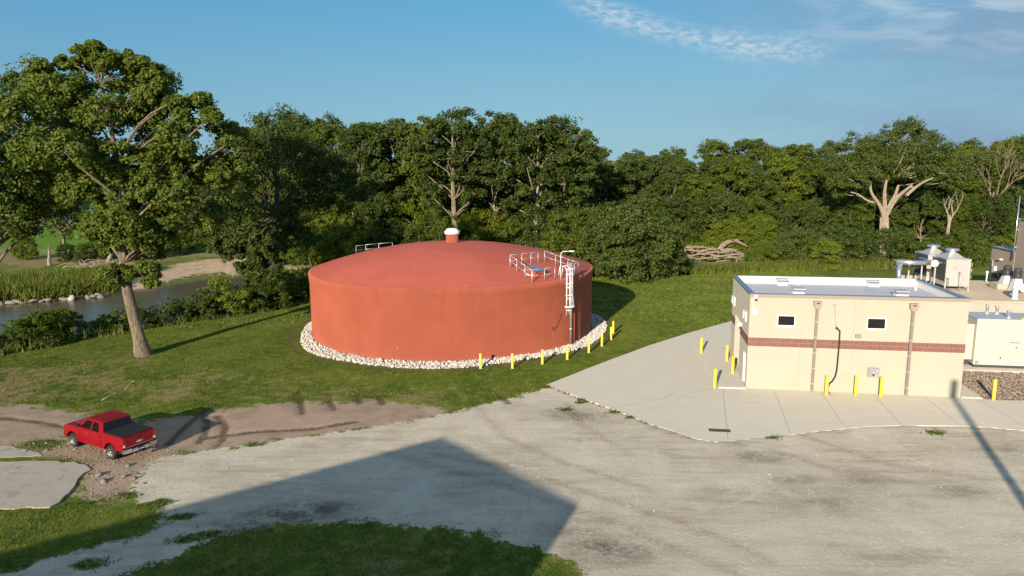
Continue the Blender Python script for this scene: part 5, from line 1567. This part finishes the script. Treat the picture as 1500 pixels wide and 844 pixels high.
def turf(name, n, x0, x1, y0, y1, h, w, keep, label):
    x = trng.uniform(x0, x1, n); y = trng.uniform(y0, y1, n)
    j_ = vnoise(x, y, .9) * 1.6 + vnoise(x, y, .35) * .8
    k = (dist_poly(x, y, GRAVEL) + j_ < .0) & (dist_poly(x, y, DIRT) + j_ * 1.3 < -.25) & (dist_poly(x, y, CONC) < -.05) & (dist_poly(x, y, SLAB) < -.05) & (np.hypot(x - CEN[0], y - CEN[1]) > 15.9) & (dist_poly(x, y, NEAR) > -1) & keep(x, y)
    x, y = x[k], y[k]; n = len(x)
    a = trng.uniform(0, 6.28, n); H_ = h * trng.uniform(.4, 1.5, n) * (1 + .8 * (vnoise(x, y, 1.3)))
    z = hgt(x, y)
    P_ = np.stack([x, y, z - .01], 1)
    side = np.stack([np.cos(a), np.sin(a), 0 * a], 1) * (w * trng.uniform(.6, 1.3, n))[:, None]
    lean = np.stack([trng.normal(0, .5, n), trng.normal(0, .5, n), np.ones(n)], 1) * H_[:, None]
    V = np.stack([P_ - side, P_ + side, P_ + lean], 1).reshape(-1, 3)
    me = mesh_np(name, V, np.arange(len(V)), 3)
    G_ = lambda cx, cy, s: np.exp(-(((x - cx) / s[0]) ** 2 + ((y - cy) / s[1]) ** 2))
    dr_ = .60 * G_(-37, 51, (9, 6)) + .34 * G_(-22, 50, (6, 4)) + .38 * G_(-12, 47.5, (7, 2.5)) + .3 * G_(-3, 46.5, (5, 2)) + .1 * G_(-26, 46, (5, 3)) + .30 * G_(-3, 26, (9, 3)) - .06
    at = me.attributes.new('dry', 'FLOAT', 'POINT'); at.data.foreach_set('value', np.repeat(dr_, 3).astype(np.float32))
    tag(link(name, me, TURF), label, 'grass', kind='stuff')


turf('grass', 110000, -32, 6, 23, 31, .07, .016, lambda x, y: x == x, 'short grass in the two wedges at the bottom of the picture')
turf('lawn_grass', 480000, -48, 26, 43, 70, .065, .022, lambda x, y: np.abs(x) < .8 * y, 'mown rough grass of the lawn left of and below the tank')
turf('lawn_grass', 120000, -42, 45, 70, 108, .10, .06, lambda x, y: np.abs(x) < .6 * y, 'mown grass of the lawn behind the tank and building')
# small weeds at gravel edges and paving
m_pts = []
for (x_, y_, s_) in GREENSPOT:
    for q in range(int(60 * s_)): m_pts.append((x_ + trng.normal(0, s_ * .7), y_ + trng.normal(0, s_ * .4)))
for (a, b_) in zip(CONC[22:], CONC[23:] + CONC[:1]):
    for q in range(14): 
        tt = trng.random(); m_pts.append((a[0] + (b_[0] - a[0]) * tt + trng.normal(0, .08), a[1] + (b_[1] - a[1]) * tt - .15 + trng.normal(0, .08)))
m_pts = np.array(m_pts); k_ = (dist_poly(m_pts[:, 0], m_pts[:, 1], CONC) < -.02); m_pts = m_pts[k_]
blades('edge_weeds', np.column_stack([m_pts, hgt(m_pts[:, 0], m_pts[:, 1])]), np.full(len(m_pts), .10), np.full(len(m_pts), .035), LEAF['mid'], 'small tufts of weeds growing along the gravel and pavement edges', 'weeds', .12)

# ================================================================ red pickup
TX, TY = -21.7, 36.15      # rear left tyre contact
hd = math.radians(150)
fwd = Vector((math.cos(hd), math.sin(hd), 0)); left = Vector((-fwd.y, fwd.x, 0))
# origin on the ground below the middle of the wheelbase
org = Vector((TX, TY, 0)) + fwd * 1.82 - left * .86
gz = hz(org.x, org.y)
tk = thing('pickup_truck', 'red crew cab pickup with black bed cover, parked on the dirt track', 'pickup truck', (org.x, org.y, gz), hd)
m, nt, bs = new_mat('red_car_paint')
nt.put(bs.inputs['Base Color'], nt.mix(nt.noise(nt.obj(), 2, 3), (.26, .001, .008), (.31, .001, .010)))
bs.inputs['Roughness'].default_value = .32; bs.inputs['Specular IOR Level'].default_value = .25; bs.inputs['Coat Weight'].default_value = .4; bs.inputs['Coat Roughness'].default_value = .06; bs.inputs['Metallic'].default_value = .12
REDP = m
TINT = mat('tinted_glass', (.006, .006, .007), .06, spec=.35, var=.1)
CHROME = mat('chrome', (.78, .79, .80), .14, 1.0, var=.04)
VINYL = mat('black_vinyl', (.016, .018, .020), .6, var=.15, scale=6)
TLENS = mat('red_lens', (.42, .012, .012), .15, spec=.6, var=.1)
WLENS = mat('clear_lens', (.85, .78, .62), .2, spec=.6, var=.05)
BLKP = mat('black_plastic', (.025, .025, .027), .55, var=.15)


def arc(cx, cz, r, a0, a1, n=10):
    return [(cx + r * math.cos(R(a0 + (a1 - a0) * k / n)), cz + r * math.sin(R(a0 + (a1 - a0) * k / n))) for k in range(n + 1)]


HWB, WR = 1.82, .405
# lower body: side profile extruded, arches cut right through, dark tub inside
prof = [(-2.90, .66), (-2.92, 1.36), (-2.86, 1.395), (-1.13, 1.395), (-1.06, 1.31), (1.12, 1.29), (1.30, 1.31), (2.40, 1.25), (2.74, 1.16), (2.85, 1.00), (2.86, .55), (2.42, .48)]
prof += arc(HWB, .43, .53, 8, 172) + [(1.27, .46), (-1.27, .46)] + arc(-HWB, .43, .53, 8, 172) + [(-2.40, .60)]
mb = MB()
mb.prism(prof, -.985, .985, 'y')
body = mb.build('body', REDP, tk)
bm = bmesh.new(); bm.from_mesh(body.data)
for v_ in bm.verts:        # tumblehome of the flanks and nose taper in plan
    if v_.co.z > 1.1: v_.co.y *= .955
    if v_.co.x > 2.3: v_.co.y *= 1 - .07 * min(1, (v_.co.x - 2.3) / .5)
bmesh.ops.bevel(bm, geom=[e for e in bm.edges if len(e.link_faces) == 2 and e.calc_face_angle(0) > R(35)], offset=.035, segments=3, affect='EDGES', clamp_overlap=True)
bmesh.ops.triangulate(bm, faces=[f for f in bm.faces if len(f.verts) > 4])
bm.to_mesh(body.data); bm.free()
MB().box(-2.35, 2.45, -.70, .70, .34, 1.05).build('underbody', BLKP, tk, .05)
mb = MB()
mb.hexa([(1.25, -.62, 1.285), (2.62, -.55, 1.205), (2.62, .55, 1.205), (1.25, .62, 1.285)], [(1.35, -.52, 1.345), (2.45, -.45, 1.27), (2.45, .45, 1.27), (1.35, .52, 1.345)])
mb.build('hood_bulge', REDP, tk, .02)
# cab
lo = [(-1.08, -.92, 1.27), (1.26, -.92, 1.27), (1.26, .92, 1.27), (-1.08, .92, 1.27)]
hi = [(-.96, -.79, 1.90), (.54, -.79, 1.92), (.54, .79, 1.92), (-.96, .79, 1.90)]
cab = MB().hexa(lo, hi).build('cab', REDP, tk, .045, 3)


def face_pt(A, B_, C, D, u_, v_, push):
    """bilinear point on quad A(lower left) B C D(upper left), pushed out along its normal"""
    A, B_, C, D = map(Vector, (A, B_, C, D))
    p = (A * (1 - u_) + B_ * u_) * (1 - v_) + (D * (1 - u_) + C * u_) * v_
    n_ = (B_ - A).cross(D - A).normalized()
    return p + n_ * push


def pane(quad, uvs, name='window', m_=None, push=.006, th=.012, parent=None):
    f0 = [face_pt(*quad, a, b_, push - th) for a, b_ in uvs]; f1 = [face_pt(*quad, a, b_, push) for a, b_ in uvs]
    bm = bmesh.new(); A = [bm.verts.new(p) for p in f0]; B_ = [bm.verts.new(p) for p in f1]
    bm.faces.new(A[::-1]); bm.faces.new(B_)
    for i in range(len(A)): bm.faces.new((A[i], A[(i + 1) % len(A)], B_[(i + 1) % len(A)], B_[i]))
    bmesh.ops.recalc_face_normals(bm, faces=bm.faces)
    me = bpy.data.meshes.new(name); bm.to_mesh(me); bm.free()
    return link(name, me, m_ or TINT, parent or tk)


Lq = (lo[2], lo[3], hi[3], hi[2])      # left side, running front to rear
Rq = (lo[0], lo[1], hi[1], hi[0])      # right side, rear to front
for q_, flip in ((Lq, False), (Rq, True)):
    fx = (lambda uv_: [(1 - a, b_) for a, b_ in uv_][::-1]) if flip else (lambda uv_: uv_)
    pane(q_, fx([(.17, .14), (.46, .10), (.46, .88), (.10, .86)][:]) if False else fx([(.10, .12), (.475, .08), (.475, .86), (.13, .84)]))
    pane(q_, fx([(.545, .08), (.86, .08), (.82, .84), (.545, .86)]))
Bq = (lo[3], lo[0], hi[0], hi[3])
rw = pane(Bq, [(.05, .17), (.95, .17), (.94, .88), (.06, .88)], 'rear_window')
for u_ in (.36, .64):
    pane(Bq, [(u_ - .004, .18), (u_ + .004, .18), (u_ + .004, .87), (u_ - .004, .87)], 'divider', BLKP, .010, .004, rw)
Fq = (lo[1], lo[2], hi[2], hi[1])
pane(Fq, [(.06, .10), (.94, .10), (.93, .90), (.07, .90)], 'windshield')
MB().box(-.985, -.93, -.17, .17, 1.86, 1.885).build('brake_light', TLENS, tk, .01)
# bed cover, tailgate, bumper
MB().box(-2.87, -1.10, -.885, .885, 1.39, 1.428).build('bed_cover', VINYL, tk, .015)
tg = MB().box(-2.955, -2.915, -.80, .80, .74, 1.375).build('tailgate', REDP, tk, .02)
MB().box(-2.965, -2.955, -.14, .14, 1.15, 1.27).build('handle', BLKP, tg, .004)
MB().box(-2.960, -2.955, -.78, .78, .80, .815).build('crease', CHROME, tg)
em = MB().prism([(-.20, 1.005), (-.06, 1.005), (-.05, 1.04), (.05, 1.04), (.06, 1.005), (.20, 1.005), (.16, .945), (.05, .945), (.04, .915), (-.04, .915), (-.05, .945), (-.16, .945)], -2.972, -2.9555, 'x').build('emblem', mat('emblem_gold', (.78, .68, .45), .25, .7), tg)
for sy in (1, -1):
    tl = MB().box(-2.955, -2.84, sy * .86 - .085, sy * .86 + .085, .78, 1.32).build('tail_light', TLENS, tk, .012)
    MB().box(-2.968, -2.9555, sy * .86 - .06, sy * .86 + .06, .86, .98).build('reverse_lens', WLENS, tl, .003)
bp_ = MB().box(-3.10, -2.88, -.50, .50, .50, .68).build('rear_bumper', CHROME, tk, .03)
for sy in (1, -1):
    MB().hexa([(-3.08, sy * .50, .50), (-2.86, sy * .50, .50), (-2.80, sy * .96, .50), (-3.00, sy * .96, .50)], [(-3.08, sy * .50, .72), (-2.86, sy * .50, .72), (-2.80, sy * .96, .74), (-3.00, sy * .96, .74)]).build('bumper_corner', CHROME, bp_, .02)
    MB().box(-3.04, -2.86, sy * .74 - .18, sy * .74 + .18, .722, .745).build('step_pad', BLKP, bp_)
MB().box(-3.04, -2.86, -.50, .50, .682, .70).build('step_pad', BLKP, bp_)
pl = MB().box(-3.108, -3.101, -.17, .17, .50, .68).build('licence_plate', BLKP, tk)
mb = MB()
for q in range(5): mb.box(-3.112, -3.1085, .115 - q * .055 - .018, .115 - q * .055 + .018, .56, .63)
mb.build('plate_marks', WHITEP, pl)
MB().cyl((-3.2, 0, .44), (-2.9, 0, .44), .035).build('hitch', BLKP, tk)
MB().cyl((-3.0, -.78, .40), (-2.6, -.74, .42), .045).build('exhaust', CHROME, tk)
# doors: seams, handles, mouldings
for sy in (1, -1):
    Y = sy * .985
    for x_ in (1.10, .06, -.98):
        MB().box(x_ - .007, x_ + .007, Y - .003, Y + .003, .56, 1.10).build('door_seam', BLKP, tk)
    for x_ in (.26, -.80):
        MB().box(x_ - .11, x_ + .11, Y - .005, Y + sy * .035 if sy > 0 else Y + .005, 1.035, 1.075) if False else None
        y0, y1 = sorted((Y - sy * .02, Y + sy * .032))
        MB().box(x_ - .11, x_ + .11, y0, y1, 1.09, 1.135).build('door_handle', CHROME if x_ > 0 else REDP, tk, .01)
    y0, y1 = sorted((Y - sy * .005, Y + sy * .014))
    MB().box(-.98, 1.12, y0, y1, .66, .70).build('side_moulding', REDP, tk, .005)
    y0, y1 = sorted((sy * .96, sy * 1.15))
    mr = MB().box(.92, 1.04, y0, y1, 1.34, 1.54).build('mirror', BLKP, tk, .03)
    y0, y1 = sorted((sy * 1.0, sy * 1.13))
    MB().box(.912, .919, y0, y1, 1.36, 1.52).build('mirror_glass', CHROME, mr)
    # fender lips
    for cx in (HWB, -HWB):
        A = arc(cx, .43, .555, 4, 176, 14); B_ = arc(cx, .43, .525, 4, 176, 14)
        y0, y1 = sorted((sy * .975, sy * 1.005))
        MB().prism(A + B_[::-1], y0, y1, 'y').build('wheel_arch_lip', REDP, tk)
    MB().box(2.68, 2.83, sy * .78 - .12, sy * .78 + .12, .84, 1.02).build('headlight', WLENS, tk, .02)
MB().box(2.86, 2.90, -.62, .62, .68, 1.04).build('grille', CHROME, tk, .01)
MB().box(2.78, 2.98, -.88, .88, .44, .62).build('front_bumper', CHROME, tk, .04)


def wheel_at(x_, sy):
    w = MB().lathe([(.24, -.13), (.36, -.135), (.395, -.11), (WR, -.07), (WR, .07), (.395, .11), (.36, .135), (.27, .13), (.26, .10), (.24, .10)], 40, Matrix.Rotation(R(-90 * sy), 4, 'X')).build('wheel', BLACKR, tk)
    w.location = (x_, sy * .86, WR)
    Mx = Matrix.Rotation(R(-90 * sy), 4, 'X')
    rim = MB().lathe([(.265, .125), (.245, .12), (.235, .06), (.0, .03)], 32, Mx).build('rim', mat_disc, w)
    mb = MB()
    for q in range(6):
        mb.hexa([(-.045, .03, .05), (.045, .03, .05), (.030, .24, .07), (-.030, .24, .07)], [(-.040, .03, .115), (.040, .03, .115), (.026, .24, .118), (-.026, .24, .118)]) if False else None
        mb.box(-.036, .036, .03, .245, .06, .118, Matrix.Rotation(q * math.pi / 3, 4, 'Z'))
    mb.lathe([(.07, .06), (.07, .125), (.0, .13)], 16)
    sp = mb.build('spokes', CHROME, w)
    sp.data.transform(Mx)
    return w


mat_disc = mat('rim_grey', (.30, .30, .31), .35, .8)  # plain grey metal disc behind the chrome spokes
for x_ in (HWB, -HWB):
    for sy in (1, -1): wheel_at(x_, sy)
